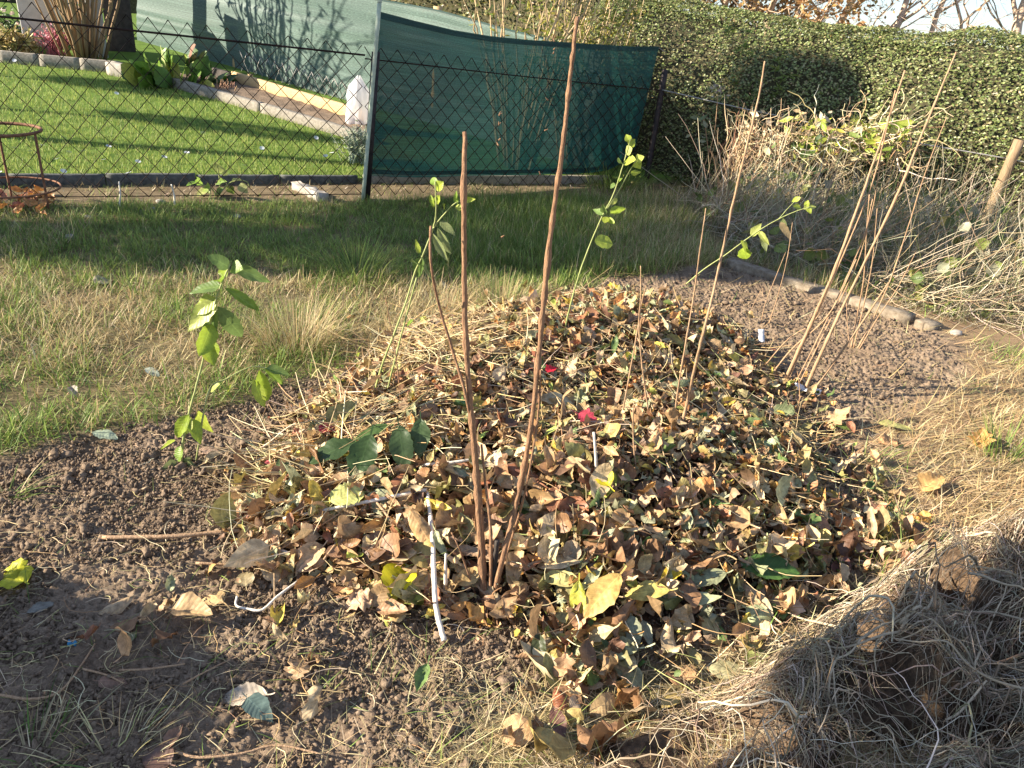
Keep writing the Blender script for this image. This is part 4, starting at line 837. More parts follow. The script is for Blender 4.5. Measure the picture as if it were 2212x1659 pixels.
# leaves that can be told apart one by one
def surf(px_, lift=.045):
    q = G(*px_); return q, lift
FEAT = [((863,1283),78,60,'round','folded',(.68,.62,.03),'big bright yellow square folded leaf at the front of the heap',.55,.06),
 ((826,1308),66,200,'ovate','flat',(.50,.50,.10),'pale yellow green leaf tucked under the big bright yellow leaf',.5,.03),
 ((1292,1082),58,120,'ovate','folded',(.66,.58,.04),'bright yellow leaf at the foot of the upright white stalk',.6,.07),
 ((26,1250),78,150,'round','crumpled',(.62,.62,.05),'bright yellow leaf alone on the shaded soil at the left edge',.35,.02),
 ((718,1036),100,200,'elliptic','flat',(.055,.095,.035),'long dark green leaf pointing left, leftmost of the glossy dark cluster',.35,.09),
 ((783,1052),112,240,'elliptic','flat',(.045,.085,.03),'largest dark green leaf in the middle of the glossy dark cluster',.5,.09),
 ((866,1030),96,272,'elliptic','flat',(.06,.10,.04),'dark green leaf hanging at the right end of the glossy dark cluster',.7,.09),
 ((905,1008),80,262,'elliptic','flat',(.07,.115,.045),'half lit dark green leaf, right of the hanging one in the dark cluster',.7,.09),
 ((800,1000),80,200,'lance','flat',(.08,.14,.04),'narrow dark green leaf along the top of the glossy dark cluster',.2,.10),
 ((1203,1294),80,170,'elliptic','flat',(.50,.44,.17),'smooth pale yellow oval leaf on its own right of the bare stems',.3,.05),
 ((1290,1342),112,222,'elliptic','flat',(.50,.33,.10),'large ochre ribbed leaf leaning up at the front foot of the heap',.55,.07),
 ((1275,1402),92,185,'elliptic','flat',(.50,.37,.13),'ochre oval leaf lying below the large ribbed ochre leaf',.35,.05),
 ((1240,1345),88,262,'lance','curled',(.46,.44,.06),'yellow green upright leaf left of the large ribbed ochre leaf',.6,.06),
 ((1322,1432),96,178,'elliptic','flat',(.38,.38,.21),'pale sage green leaf with a long stalk at the front foot of the heap',.25,.05),
 ((1352,1464),88,315,'elliptic','flat',(.34,.34,.20),'pale sage green leaf pointing down right at the front foot of the heap',.35,.03),
 ((1362,1398),64,275,'elliptic','flat',(.26,.27,.17),'dull grey green leaf above the two sage green leaves',.5,.06),
 ((1392,1398),58,285,'lance','folded',(.28,.28,.19),'folded grey green leaf right of the dull grey green one',.5,.05),
 ((1388,1322),88,170,'elliptic','flat',(.46,.38,.11),'olive yellow ribbed leaf right of the large ochre leaf',.35,.05),
 ((1438,1288),52,200,'ovate','folded',(.60,.46,.05),'bright yellow folded leaf near the right front of the heap',.4,.05),
 ((1203,1530),52,110,'ovate','rolled',(.26,.09,.04),'dark rusty rolled leaf in the hollow at the front',.4,.04),
 ((1203,1578),60,290,'elliptic','flat',(.15,.075,.055),'purplish brown smooth leaf lowest in the hollow at the front',.35,.03),
 ((1215,1470),70,265,'oak','curled',(.42,.25,.13),'tan ragged leaf above the rusty leaf in the front hollow',.5,.05),
 ((1160,1440),80,270,'lance','folded',(.07,.085,.04),'dark mottled green leaf hanging in the shade of the front hollow',.6,.05),
 ((1650,1266),112,340,'elliptic','flat',(.085,.17,.045),'big glossy green leaf at the right front of the heap',.3,.05),
 ((1518,1286),78,180,'elliptic','flat',(.24,.25,.14),'grey green ribbed leaf left of the big glossy green leaf',.25,.04),
 ((1612,1306),84,330,'ovate','flat',(.34,.27,.12),'olive brown broad leaf just below the big glossy green leaf',.35,.03),
 ((1578,1462),86,350,'elliptic','flat',(.34,.31,.17),'greyish olive leaf alone on bare soil in the right foreground',.2,.02),
 ((1530,1372),66,300,'elliptic','curled',(.50,.46,.28),'pale cream green leaf above the greyish olive leaf on soil',.4,.03),
 ((1484,1466),46,60,'ovate','curled',(.42,.25,.12),'small tan leaf standing on bare soil in the right foreground',.7,.03),
 ((1718,1188),84,355,'oak','crumpled',(.50,.25,.05),'golden orange ragged leaf at the right end of the heap',.3,.04),
 ((1768,1194),58,285,'ovate','folded',(.58,.44,.14),'yellowish leaf right of the golden orange ragged leaf',.5,.04),
 ((1828,1154),78,330,'oak','crumpled',(.46,.20,.07),'orange brown crumpled leaf on the dry grass right of the heap',.35,.04),
 ((1704,1222),48,80,'maple','folded',(.42,.24,.14),'brown pointed leaf standing below the golden orange leaf',.7,.04),
 ((1815,1238),52,60,'ovate','folded',(.16,.075,.06),'dark purplish folded leaf on the grass at the right',.6,.03),
 ((1520,1090),60,330,'ovate','crumpled',(.50,.22,.07),'orange brown cupped leaf on the right part of the front slope',.4,.05),
 ((90,1316),44,20,'elliptic','flat',(.18,.17,.14),'small grey leaf on the shaded soil near the left edge',.15,.01),
 ((645,1450),66,60,'maple','crumpled',(.48,.32,.18),'crumpled tan leaf alone on the soil in the left foreground',.4,.02),
 ((527,1512),88,175,'elliptic','flat',(.40,.33,.25),'smooth pale fawn oval leaf on the soil in the left foreground',.2,.02),
 ((562,1546),70,320,'ovate','flat',(.13,.19,.17),'bluish green leaf touching the smooth pale fawn leaf',.25,.025),
 ((377,1602),66,60,'lance','folded',(.24,.14,.09),'narrow brown folded leaf near the bottom edge left',.3,.02),
 ((335,1642),74,150,'ovate','flat',(.13,.075,.055),'dark brown leaf at the bottom edge below the narrow brown leaf',.25,.015),
 ((245,1478),50,0,'ovate','rolled',(.22,.13,.085),'brown rolled leaf on the shaded soil at lower left',.2,.015),
 ((283,1388),42,60,'lance','folded',(.25,.24,.12),'small olive leaf on the edge of the shade at lower left',.4,.015),
 ((227,945),50,350,'elliptic','flat',(.42,.50,.36),'pale mint green leaf on the soil left of the leafy sapling',.15,.015),
 ((453,980),48,355,'elliptic','flat',(.45,.30,.20),'pinkish tan leaf on the soil right of the leafy sapling',.15,.012),
 ((1266,946),48,345,'maple','flat',(.42,.05,.075),'crimson leaf beside the top of the upright white stalk',.4,.06),
 ((1188,838),30,20,'maple','folded',(.55,.02,.04),'small bright red leaf high on the heap',.4,.06),
 ((712,968),44,20,'ovate','folded',(.25,.02,.04),'dark red leaf on the left flank of the heap',.3,.05),
 ((582,1020),18,10,'ovate','flat',(.62,.16,.18),'tiny pink petal on the soil left of the heap',.2,.012),
 ((1195,908),76,350,'elliptic','flat',(.52,.42,.24),'pale tan serrated leaf lying flat right of the tall thick stem',.2,.07),
 ((1932,930),62,350,'lance','flat',(.38,.36,.13),'long yellowish green leaf on the dry grass at the right',.15,.03),
 ((1915,962),50,10,'oak','crumpled',(.50,.29,.14),'tan crumpled leaf on the dry grass below the long yellowish leaf',.3,.03),
 ((2112,965),48,80,'maple','folded',(.52,.27,.09),'orange tan leaf beside the grass tuft at the right edge',.6,.05),
 ((1815,932),42,340,'lance','flat',(.18,.24,.06),'small green leaf at the right foot of the heap',.2,.03),
 ((2008,1058),66,25,'ovate','folded',(.50,.31,.12),'tan orange folded leaf on the grass at the right',.4,.04),
 ((770,1320),70,190,'maple','crumpled',(.50,.32,.19),'crumpled tan leaf at the front left edge of the heap',.35,.04),
 ((845,1342),64,170,'ovate','crumpled',(.52,.37,.16),'cupped ochre leaf below the big bright yellow leaf',.4,.03),
 ((668,1235),76,230,'ovate','folded',(.50,.35,.20),'tan leaf with a long pointed end at the left front of the heap',.4,.05),
 ((905,1205),84,300,'elliptic','rolled',(.50,.31,.14),'golden tan rolled leaf hanging left of the bare stems',.65,.09),
 ((750,1125),68,20,'round','flat',(.55,.55,.18),'pale yellow green leaf on the left part of the front slope',.35,.07),
 ((530,1262),56,95,'ovate','curled',(.30,.24,.13),'olive brown curled leaf at the left tip of the heap',.5,.03),
 ((545,1118),58,120,'ovate','rolled',(.34,.13,.07),'red brown rolled leaf on the soil above the long stick',.5,.03),
 ((484,1120),40,0,'maple','folded',(.42,.17,.07),'small rusty leaf on the soil above the long stick',.4,.02),
 ((162,860),26,300,'ovate','folded',(.40,.33,.25),'small pale dead leaf in the grass left of the sapling',.5,.03),
 ((225,612),44,20,'ovate','curled',(.36,.31,.22),'pale dead leaf lying on the sunlit grass at left',.4,.03),
 ((330,815),36,340,'elliptic','flat',(.30,.33,.26),'grey leaf lying in the straw left of the sapling',.2,.03),
 ((1340,700),40,10,'maple','crumpled',(.52,.30,.10),'golden brown leaf on the far top of the heap',.4,.06),
 ((1325,640),34,0,'maple','flat',(.60,.47,.04),'yellow leaf on the far crest of the heap',.4,.06)]
FXY = np.array([G(*f_[0])[:2] for f_ in FEAT]); FRD = np.array([f_[1]*.00085 for f_ in FEAT])
NL = 9600
x = rng.uniform(-1.05, 1.5, NL*5); y = rng.uniform(1.2, 4.5, NL*5); d = poly_sd(x, y, HEAP)+.10*(fbm(x*4, y*4, 150, 2)-.5)
bare = np.exp(-((x+.02)**2/.012+(y-1.78)**2/.012))
k = rng.random(len(x)) < (sstep(-.14, .16, d)*np.clip(.60+2.2*(fbm(x*4.5, y*4.5, 151, 3)-.34), .10, 1)*(1-.72*np.exp(-((x+.40)**2/.07+(y-3.2)**2/.2)))*(1-.9*bare)+.012*(d > -.5)*(d < 0)+.30*np.exp(-((x-1.32)**2/.05+(y-2.15)**2/.10))*(d < .05)+.22*np.exp(-((x-1.45)**2/.02+(y-2.9)**2/.3))*(d < .05)+.16*np.exp(-((x-.22)**2/.016+(y-1.42)**2/.05))*(d < .05))
x, y = x[k][:NL], y[k][:NL]; NLf = len(x); lay = rng.random(NLf)
nf = np.min(np.hypot(x[:, None]-FXY[None, :, 0], y[:, None]-FXY[None, :, 1])/FRD[None], 1); lay = np.where(nf < .7, lay*.25, lay)
din = np.clip(poly_sd(x, y, HEAP), 0, .2)
z0 = gz0(x, y); ee_ = .03; sx = (gz0(x+ee_, y)-gz0(x-ee_, y))/(2*ee_); sy = (gz0(x, y+ee_)-gz0(x, y-ee_))/(2*ee_)
nrm = np.stack([-sx, -sy, np.ones(NLf)], -1); tilt = rng.normal(0, .42, (NLf, 2)); nrm[:, :2] += tilt
size = rng.gamma(6, .0089, NLf)*(1.0+.36*(y < 2.2)+.22*(y < 1.8)*(x > .1)); size = np.clip(size, .028, .14)
zz = z0+.012+lay*.055*np.clip(din*12, .25, 1)+np.abs(tilt).sum(1)*size*.22
az = rng.uniform(0, 6.283, NLf); Rm = frame(nrm, az); fi = rng.choice(len(FORMS), NLf, p=FW_); ci = rng.choice(len(PALL), NLf, p=PW)
flip = rng.random(NLf) < .35; Rm[flip, :, 2] *= -1; Rm[flip, :, 0] *= -1
pos = np.stack([x, y, zz], -1)
px, py, pd = project(pos); vis = (px > -20) & (px < 2230) & (py < 1680)
score = np.where(vis, size/pd*(.35+lay), 0); order = np.argsort(-score); top_ = set(order[:262].tolist())
def zone(px, py):
    if py > 1330: return 'at the front foot of the heap'
    if py > 1190: return ('on the front edge left of the stems' if px < 1010 else 'on the front edge right of the stems' if px < 1450 else 'at the right front heap corner')
    if py > 1030: return ('on the left part of the front slope' if px < 900 else 'in the middle of the front slope' if px < 1350 else 'on the right part of the front slope')
    if py > 880: return ('on the left flank below the hay' if px < 950 else 'behind the bare stems' if px < 1350 else 'on the right flank of the heap')
    return 'on the top of the heap' if py > 700 else 'along the far crest of the heap'
cache = {}
def leaf_obj(name, t, C, key, p, Rmat, s, mat):
    if key not in cache:
        V, Q, L = t; o = mesh(name, V, Q, mat, None, np.broadcast_to(np.array(C), (len(V), 3)), L, True); cache[key] = o.data
        M = o
    else:
        M = bpy.data.objects.new(name, cache[key]); COL.objects.link(M)
    r3 = Matrix([[float(v) for v in row] for row in Rmat]); M.matrix_world = Matrix.Translation([float(v) for v in p]) @ (r3*float(s)).to_4x4()
    return M
rest = MB()
for f in range(len(FORMS)):
    sel = np.array([i for i in np.where(fi == f)[0] if i not in top_], int)
    if not len(sel): continue
    C = np.array([PALL[c_][2] for c_ in ci[sel]])*(1+rng.normal(0, .16, (len(sel), 1)))*(1+rng.normal(0, .05, (len(sel), 3))); V, Q, CC, LL = scatter(FORMS[f][3], pos[sel], Rm[sel], size[sel], np.clip(C, .01, .9)); rest.add(V, Q, None, CC, LL)
tag(rest.build('leaf_litter', M_LITTER, None, True), 'thick mass of smaller fallen autumn leaves filling the heap', 'leaf litter', kind='stuff')
FWORD = {'flat': 'flat', 'curled': 'curled', 'rolled': 'rolled up', 'crumpled': 'crumpled', 'folded': 'folded'}
KW = {'elliptic': 'oval', 'ovate': 'pointed', 'lance': 'narrow', 'oak': 'lobed', 'maple': 'jagged', 'round': 'round'}
for i in order[:262]:
    kd, fm, _, t = FORMS[fi[i]]; cn, _, cc = PALL[ci[i]]
    o = leaf_obj('fallen_leaf', t, cc, (fi[i], ci[i]), pos[i], Rm[i], size[i], M_LITTER); lb = f'{FWORD[fm]} {KW[kd]} {cn} leaf {zone(px[i], py[i])}'
    tag(o, lb, 'leaf', lb.replace(' leaf ', ' leaves '))
for q, ln, deg, kd, fm, cc, lb, tl, lift in FEAT:
    p0 = G(*q); p1 = G(q[0]+12*math.cos(R(deg)), q[1]-12*math.sin(R(deg))); h = p1-p0; azm = math.atan2(h[1], h[0])
    dist = np.linalg.norm(p0-CAM); s = ln/F*dist*1.06
    tocam = (CAM-p0)/dist; n_ = np.array([0, 0, 1.])*(1-tl)+tocam*tl+np.array([-.12, 0, .05]); Rq = frame(n_[None], np.array([azm]))[0]
    par = {'flat': (.16, -.35, .0, .03), 'curled': (.15, -1.1, .0, .05), 'rolled': (.05, -.5, -1.1, .04), 'crumpled': (.25, -.8, -.4, .11), 'folded': (.55, -.5, .0, .04)}[fm]
    wd = {'elliptic': .50, 'ovate': .62, 'lance': .36, 'oak': .58, 'maple': .85, 'round': .82}[kd]; t = leaf_grid(kd, 14, 3, *par, wd, hash(lb) % 1000 if False else len(lb)*7+int(q[0]), .3 if 'stalk' in lb else .16)
    inh = float(poly_sd(np.array(p0[0]), np.array(p0[1]), HEAP)) > .03; zl = max(.008, (lift+.028 if inh else lift))
    o = leaf_obj('fallen_leaf', t, cc, lb, p0+np.array([0, 0, zl])+(-tocam*0), Rq, s, M_FRESH if cc[1] > cc[0]*1.15 or (cc[0] > .55 and cc[1] > .5) else M_LITTER); tag(o, lb, 'leaf')
# torn scraps of leaf between the whole ones
nS = 16000; xs = rng.uniform(-1.1, 1.6, nS); ys = rng.uniform(1.2, 4.5, nS); ks = rng.random(nS) < sstep(-.16, .1, poly_sd(xs, ys, HEAP)); xs, ys = xs[ks], ys[ks]; nS = len(xs)
Rs = frame(np.stack([rng.normal(0, .8, nS), rng.normal(0, .8, nS), np.ones(nS)], -1), rng.uniform(0, 6.28, nS)); C, _ = pick([(p_[1], p_[2]) for p_ in PALL], nS, .2)
V, Q, CC, LL = scatter(leaf_grid('oak', 3, 1, .3, 1.4, .6, .15, .7, 77), np.stack([xs, ys, gz0(xs, ys)+rng.uniform(.005, .06, nS)], -1), Rs, rng.uniform(.010, .034, nS), C*.9)
tag(mesh('leaf_scraps', V, Q, M_LITTER, None, CC, LL, True), 'crumbled scraps of dead leaf between the whole leaves of the heap', 'leaf litter', kind='stuff')
# hay, stalks and grass mixed into the heap
def lying(name, n, keep, x0, x1, y0, y1, L0, L1, r, pal, label, lift=.07, cat='straw', sides=4, bend=.35, mat=M_TWIG, lean=.25, K=7):
    x, y = sample(n, x0, x1, y0, y1, keep); Nn = len(x); az = rng.uniform(0, 6.283, Nn); L = rng.uniform(L0, L1, Nn); c_ = np.zeros((Nn, K, 3)); h = az.copy(); p = np.stack([x, y], -1)
    off = rng.uniform(.01, lift, Nn); sl_ = rng.normal(0, lean, Nn); b_ = rng.normal(0, bend, Nn)
    for k in range(K):
        c_[:, k, :2] = p; c_[:, k, 2] = off+np.abs(sl_)*L*k/K
        h = h+b_/K*2+rng.normal(0, bend*.35, Nn); p = p+np.stack([np.cos(h), np.sin(h)], -1)*(L/K)[:, None]
    c_[..., 2] += gz0(c_[..., 0], c_[..., 1]); rr = (r*rng.uniform(.5, 1.5, Nn))[:, None]*np.linspace(1, .5, K)[None]
    V, Q, T = tubes(c_, rr, sides, False); C, _ = pick(pal, Nn); return tag(mesh(name, V, Q, mat, None, np.repeat(C, K*sides, 0), None, True), label, cat, kind='stuff')
HAY = [(3, (.52,.40,.21)), (2, (.42,.29,.14)), (1.5, (.62,.52,.33)), (1, (.28,.17,.09)), (.7, (.30,.32,.12))]
hk_ = lambda x, y: (poly_sd(x, y, HEAP) > -.06)*(.4+.6*sstep(2.0, 2.8, y))*(.3+.7*(fbm(x*4, y*4, 160, 2) > .45))
lying('heap_hay', 5600, hk_, -1., 1.5, 1.3, 4.5, .06, .30, .0016, HAY, 'thin dry stalks and hay mixed through the leaf heap')
lying('heap_hay', 4200, lambda x, y: np.exp(-((x+.33)**2/.06+(y-3.25)**2/.12)), -1., .4, 2.6, 3.9, .08, .30, .0018, HAY[:3], 'golden tangle of hay on the back left of the heap', .10)
lying('heap_hay', 2600, lambda x, y: np.exp(-((x+.62)**2/.03+(y-2.35)**2/.08)), -1.1, -.2, 1.8, 2.9, .15, .40, .002, HAY[:3], 'straight hay stalks on the left flank of the heap', .06, bend=.12)
lying('root_threads', 1500, lambda x, y: soil_k(x, y)*(poly_sd(x, y, HEAP) < 0)*(.25+.75*(y < 1.9)), -1.5, 1.2, 1.05, 3., .03, .16, .0011, HAY, 'fine pale roots lying over the dug soil', .01, bend=1.1, lean=.08)

# ------------------------------------------------------------------ bare shrubs and canes
def stem(parent, name, base, pts, r0, r1, mat, knob=.10, out=0., wob=.012):
    P = [VP(base, q, out+(rng.normal(0, wob) if 0 < i else 0)) for i, q in enumerate(pts)]
    if P[0][2] < 0.4: P[0][2] = min(P[0][2], float(gz(P[0][0], P[0][1])))-.01
    o = tube_obj(name, P, r0, r1, mat, parent, 8, 7, knob); Ps = smooth_path(P, 7)
    return o, Ps
def buds(parent, P, r, n, mat):
    for _ in range(n):
        i = int(rng.integers(4, len(P)-1)); d = rng.normal(0, 1, 3); d[2] = 1.2; d /= np.linalg.norm(d); q = P[i]; tube_obj('bud', [q, q+d*r*2.2, q+d*r*3.8], r*.75, r*.25, mat, parent, 5, 3)
cb = G(1056, 1285); root = tag(empty('bare_shrub', cb), 'leafless shrub with two tall straight brown stems at the front of the leaf heap', 'shrub')
st, P = stem(root, 'stem', cb, [(1046,1288),(1037,1150),(1028,1010),(1016,870),(1006,720),(1003,560),(1002,430),(1004,285)], .0092, .0048, M_BARK, .20); buds(st, P, .005, 7, M_BARK)
st, P = stem(root, 'stem', cb, [(1066,1286),(1088,1195),(1110,1110),(1136,990),(1156,850),(1171,690),(1190,500),(1212,345),(1226,220),(1238,110),(1247,35)], .0080, .0036, M_BARK, .20); buds(st, P, .0045, 9, M_BARK)
for q, r0, r1 in [([(1050,1270),(1040,1100),(1025,960),(1005,850),(980,765),(950,665),(931,570),(930,488)], .0045, .0025), ([(1068,1270),(1100,1180),(1130,1080),(1150,980),(1163,890),(1168,800)], .0036, .0022),
                  ([(1062,1250),(1060,1150),(1050,1060),(1040,960)], .0050, .0030), ([(1030,1275),(1005,1220),(990,1180),(975,1150)], .003, .0018)]:
    stem(root, 'thin_stem', cb, q, r0, r1, M_BARK, .1, wob=.02)
stem(root, 'stump', cb, [(1060,1290),(1066,1230),(1074,1168)], .0085, .0065, M_DARKW, .2)
def cane_bush(label, base_px, canes, mat=M_CANE, name='bare_shrub'):
    b_ = G(*base_px); root = tag(empty(name, b_), label, 'shrub')
    for pts, r0, r1, *m_ in canes:
        st, P = stem(root, 'stem', b_, pts, r0*.82, r1*.8, m_[0] if m_ else mat, .14, wob=.025)
        if r0 > .004: buds(st, P, r0*.5, 7, mat)
    return root
cane_bush('spreading shrub of long leaning bare canes on the right soil bed', (1712, 838), [
    ([(1688,835),(1752,700),(1800,590),(1852,450),(1905,300),(1955,152)], .0105, .0045), ([(1738,842),(1782,745),(1832,640),(1932,435),(2000,270),(2066,112)], .0100, .0040),
    ([(1696,836),(1745,720),(1800,600),(1872,430),(1905,320),(1934,195)], .0052, .0030), ([(1712,838),(1760,745),(1820,620),(1880,470),(1905,320)], .0046, .0026), ([(1720,838),(1775,730),(1855,560),(1885,430)], .004, .0024),
    ([(1660,800),(1710,755),(1790,680),(1850,560)], .0046, .0026), ([(1735,870),(1800,785),(1860,700),(1920,610)], .0060, .0045, M_CANE), ([(1642,775),(1700,735),(1752,700),(1790,650)], .0035, .002)])
cane_bush('small bare shrub of four thin canes near the kerb on the right bed', (1852, 752), [
    ([(1842,738),(1852,680),(1866,600),(1872,500),(1878,420)], .0055, .003), ([(1852,752),(1885,690),(1925,600),(1962,490),(2000,370),(2044,255)], .0055, .0026), ([(1856,752),(1900,680),(1940,620),(1978,545)], .004, .0022),
    ([(1846,745),(1868,650),(1885,560),(1895,450)], .0045, .0025), ([(1840,735),(1830,690),(1828,620)], .003, .0018)])
cane_bush('tall slender bare cane rising from the right side of the leaf heap', (1462, 952), [
    ([(1462,955),(1482,880),(1502,790),(1524,700),(1546,610),(1580,455),(1612,320),(1640,205),(1652,132)], .0074, .0030), ([(1453,945),(1462,860),(1478,760),(1500,630),(1512,540),(1525,450)], .0040, .0020)])
cane_bush('thin short bare twig with forked tip on the middle of the heap', (1408, 930), [
    ([(1410,932),(1395,850),(1385,770),(1380,700),(1384,640),(1384,574)], .0042, .0018), ([(1360,790),(1376,720),(1385,660),(1398,608)], .0035, .0020)])
cane_bush('sparse twigs standing in the shaded far end of the soil bed', (1650, 700), [
    ([(1640,722),(1652,660),(1675,600),(1697,545)], .0032, .0016), ([(1652,726),(1680,640),(1700,560),(1712,480)], .0036, .0018), ([(1632,600),(1645,625),(1647,643)], .002, .0015)])
cane_bush('thin dark red twig standing on the left back of the heap', (868, 880), [([(868,885),(858,790),(845,710),(832,640)], .0032, .0018, M_BARK)])
for px0, px1, lb in [((1376,1035),(1368,875),'short thin upright twig on the right slope of the heap'), ((783,1010),(755,918),'pinkish short twig leaning left on the left flank of the heap')]:
    b_ = G(*px0); t_ = VP(b_, px1); o = tube_obj('twig', [b_, (b_+t_)/2+rng.normal(0, .006, 3), t_], .0030, .0018, M_CANE, None, 7, 5, .1, at=b_); tag(o, lb, 'twig')

# ------------------------------------------------------------------ saplings with leaves
LF_L = [(.30,.40,.045), (.36,.43,.06), (.22,.33,.05), (.42,.46,.12)]; LF_D = [(.12,.19,.05), (.17,.25,.07), (.23,.27,.11)]
def sapling(label, base_px, stems, leaves, cols, r=.004, smat=M_GREENSTEM, name='sapling', lift=0):
    b_ = G(*base_px); root = tag(empty(name, b_), label, 'sapling')
    for i, (pts, r0, r1) in enumerate(stems): stem(root, 'stem' if i == 0 else 'branch', b_, pts, r0, r1, smat, .06, wob=.008)
    for j, (a, t, wpx, *cc) in enumerate(leaves):
        A = VP(b_, a); B = VP(b_, t, rng.uniform(-.06, .05)); sc_ = np.linalg.norm(A-CAM)/F; up_ = (CAM-A)/np.linalg.norm(CAM-A)*.9+np.array([-.35+rng.normal(0, .35), rng.normal(0, .2), .35+rng.normal(0, .3)])
        V, Q, L = leaf_between(A, B, wpx*sc_*1.2, up_, rng.choice(['ovate', 'elliptic']), rng.uniform(-.9, .1), rng.uniform(.1, .5), .05, 300+j*3+int(base_px[0]), 10)
        C = np.array(cc[0] if cc else cols[int(rng.integers(len(cols)))])*rng.uniform(.85, 1.15); mesh('leaf', V, Q, M_FRESH, root, C, L, True)
    return root
D0, D1, D2 = LF_D; Y0, Y1, Y2, Y3 = LF_L
sapling('young sapling with large bright green leaves on the dug soil at left', (386, 1000),
  [([(390,1002),(396,950),(408,895),(420,850),(438,780),(452,710),(466,650),(480,610),(497,572)], .0050, .0026), ([(410,892),(450,850),(490,818),(545,792),(588,800)], .0034, .0018)],
  [((496,578),(446,552),26,D1), ((500,576),(525,582),24,Y2), ((505,575),(585,610),22,D1), ((492,584),(470,590),20,Y0), ((478,618),(408,634),28,D1), ((480,610),(470,604),18,Y2), ((486,622),(560,672),18,Y2), ((470,645),(415,680),30,Y1), ((468,650),(405,718),34,Y3), ((462,660),(458,740),36,D0), ((470,662),(524,728),30,D1),
   ((458,700),(430,770),34,Y0), ((455,735),(462,792),26,Y0), ((445,755),(455,785),18,Y1), ((575,795),(628,812),16,D1), ((572,797),(610,830),14,Y2), ((560,800),(574,868),26,Y0), ((548,820),(572,880),20,Y1), ((475,830),(455,846),18,Y3), ((500,830),(492,848),8,Y1),
   ((408,895),(382,945),22,Y0), ((412,900),(402,938),20,Y3), ((415,905),(434,960),22,Y0), ((425,892),(462,935),20,Y1), ((378,950),(346,972),14,Y1), ((392,962),(386,998),20,Y2), ((386,1000),(345,1022),22,D2), ((388,1000),(384,1032),20,D2), ((394,998),(424,1008),18,D2), ((396,1000),(418,1030),18,Y1), ((384,1006),(352,1040),14,Y0), ((398,992),(432,1000),12,D2)], LF_L)
sapling('twin stemmed sapling with drooping olive leaves at the left back of the heap', (812, 872),
  [([(802,875),(822,800),(850,725),(878,650),(896,590),(916,545),(936,492),(942,455),(940,392)], .0046, .0022), ([(830,868),(850,790),(876,690),(900,600)], .0038, .003), ([(930,500),(955,468),(985,438),(1018,432)], .0030, .0016)],
  [((940,400),(935,383),14,Y2), ((942,410),(958,392),18,Y1), ((942,440),(950,422),14,Y1), ((938,448),(930,420),8,Y0), ((1000,434),(1028,430),12,Y1), ((988,440),(986,412),10,Y2), ((985,445),(1002,452),12,Y1), ((950,478),(985,510),14,D2), ((945,492),(975,548),15,D2), ((935,505),(968,565),14,D2), ((905,548),(898,516),10,Y1), ((912,555),(902,600),22,D0), ((914,560),(938,612),18,D2), ((908,570),(890,560),16,D1), ((895,690),(880,705),8,Y2), ((960,450),(962,440),8,Y1)], LF_D)
sapling('slim sapling with fresh green leaves behind the leaf heap in front of the net', (1213, 735),
  [([(1213,738),(1232,660),(1252,590),(1276,525),(1302,465),(1325,420),(1345,360),(1362,300)], .0040, .0020), ([(1312,450),(1335,415),(1360,370),(1378,340)], .0028, .0015)],
  [((1284,520),(1324,528),30,(.36,.44,.07)), ((1360,305),(1352,290),12,Y1), ((1358,315),(1372,300),14,Y1), ((1352,330),(1366,320),18,Y3), ((1346,355),(1336,340),14,D1), ((1348,352),(1373,345),18,Y1), ((1375,345),(1392,338),16,Y3), ((1374,350),(1384,365),16,Y1), ((1362,375),(1385,372),10,Y1), ((1335,395),(1345,385),8,Y2), ((1322,430),(1330,440),14,Y3), ((1330,400),(1318,405),10,D1), ((1308,462),(1280,452),14,D1), ((1310,468),(1306,482),14,Y1), ((1318,460),(1352,450),16,Y0), ((1312,472),(1328,482),10,Y0), ((1306,460),(1302,440),12,D1)], LF_L)
sapling('leaning sapling with pale green leaves in the shaded far bed', (1478, 612),
  [([(1478,614),(1520,582),(1565,552),(1615,515),(1660,485),(1710,460),(1752,446)], .0044, .0020), ([(1680,476),(1702,450),(1722,430)], .0026, .0014)],
  [((1722,436),(1718,425),14,Y1), ((1712,445),(1730,450),10,Y1), ((1736,452),(1764,446),14,Y3), ((1742,446),(1746,432),10,Y1), ((1625,512),(1645,482),16,Y3), ((1605,535),(1612,560),26,Y0), ((1615,545),(1600,520),20,Y1), ((1640,500),(1662,530),10,Y3), ((1685,480),(1710,520),12,(.40,.30,.16)), ((1648,505),(1655,545),12,D2), ((1690,470),(1700,500),10,D2), ((1745,450),(1752,462),8,Y1)], LF_L)
sapling('tiny seedling with two small leaves in the straw left of the heap', (772, 800), [([(772,808),(773,790),(771,765)], .0018, .001)], [((771,770),(777,760),6,Y1), ((772,780),(775,800),7,Y0)], LF_L, name='seedling')

# ------------------------------------------------------------------ loose sticks and stalks
def stick(label, pts, r0, r1, mat, lifts, name='stalk', knob=.05):
    P = []
    for i, q in enumerate(pts):
        g = G(*q); l = lifts[i] if not np.isscalar(lifts) else lifts; P.append(g+(CAM-g)/np.linalg.norm(CAM-g)*l*1.0+np.array([0, 0, .003]))
    o = tube_obj(name, P, r0, r1, mat, None, 8, 6, knob, at=P[0]); return tag(o, label, 'stalk')
o = stick('thick bleached white stalk bent at a knee down the front of the heap', [(612,1122),(700,1104),(790,1086),(880,1068),(922,1060)], .0046, .0062, M_PALE, .10)
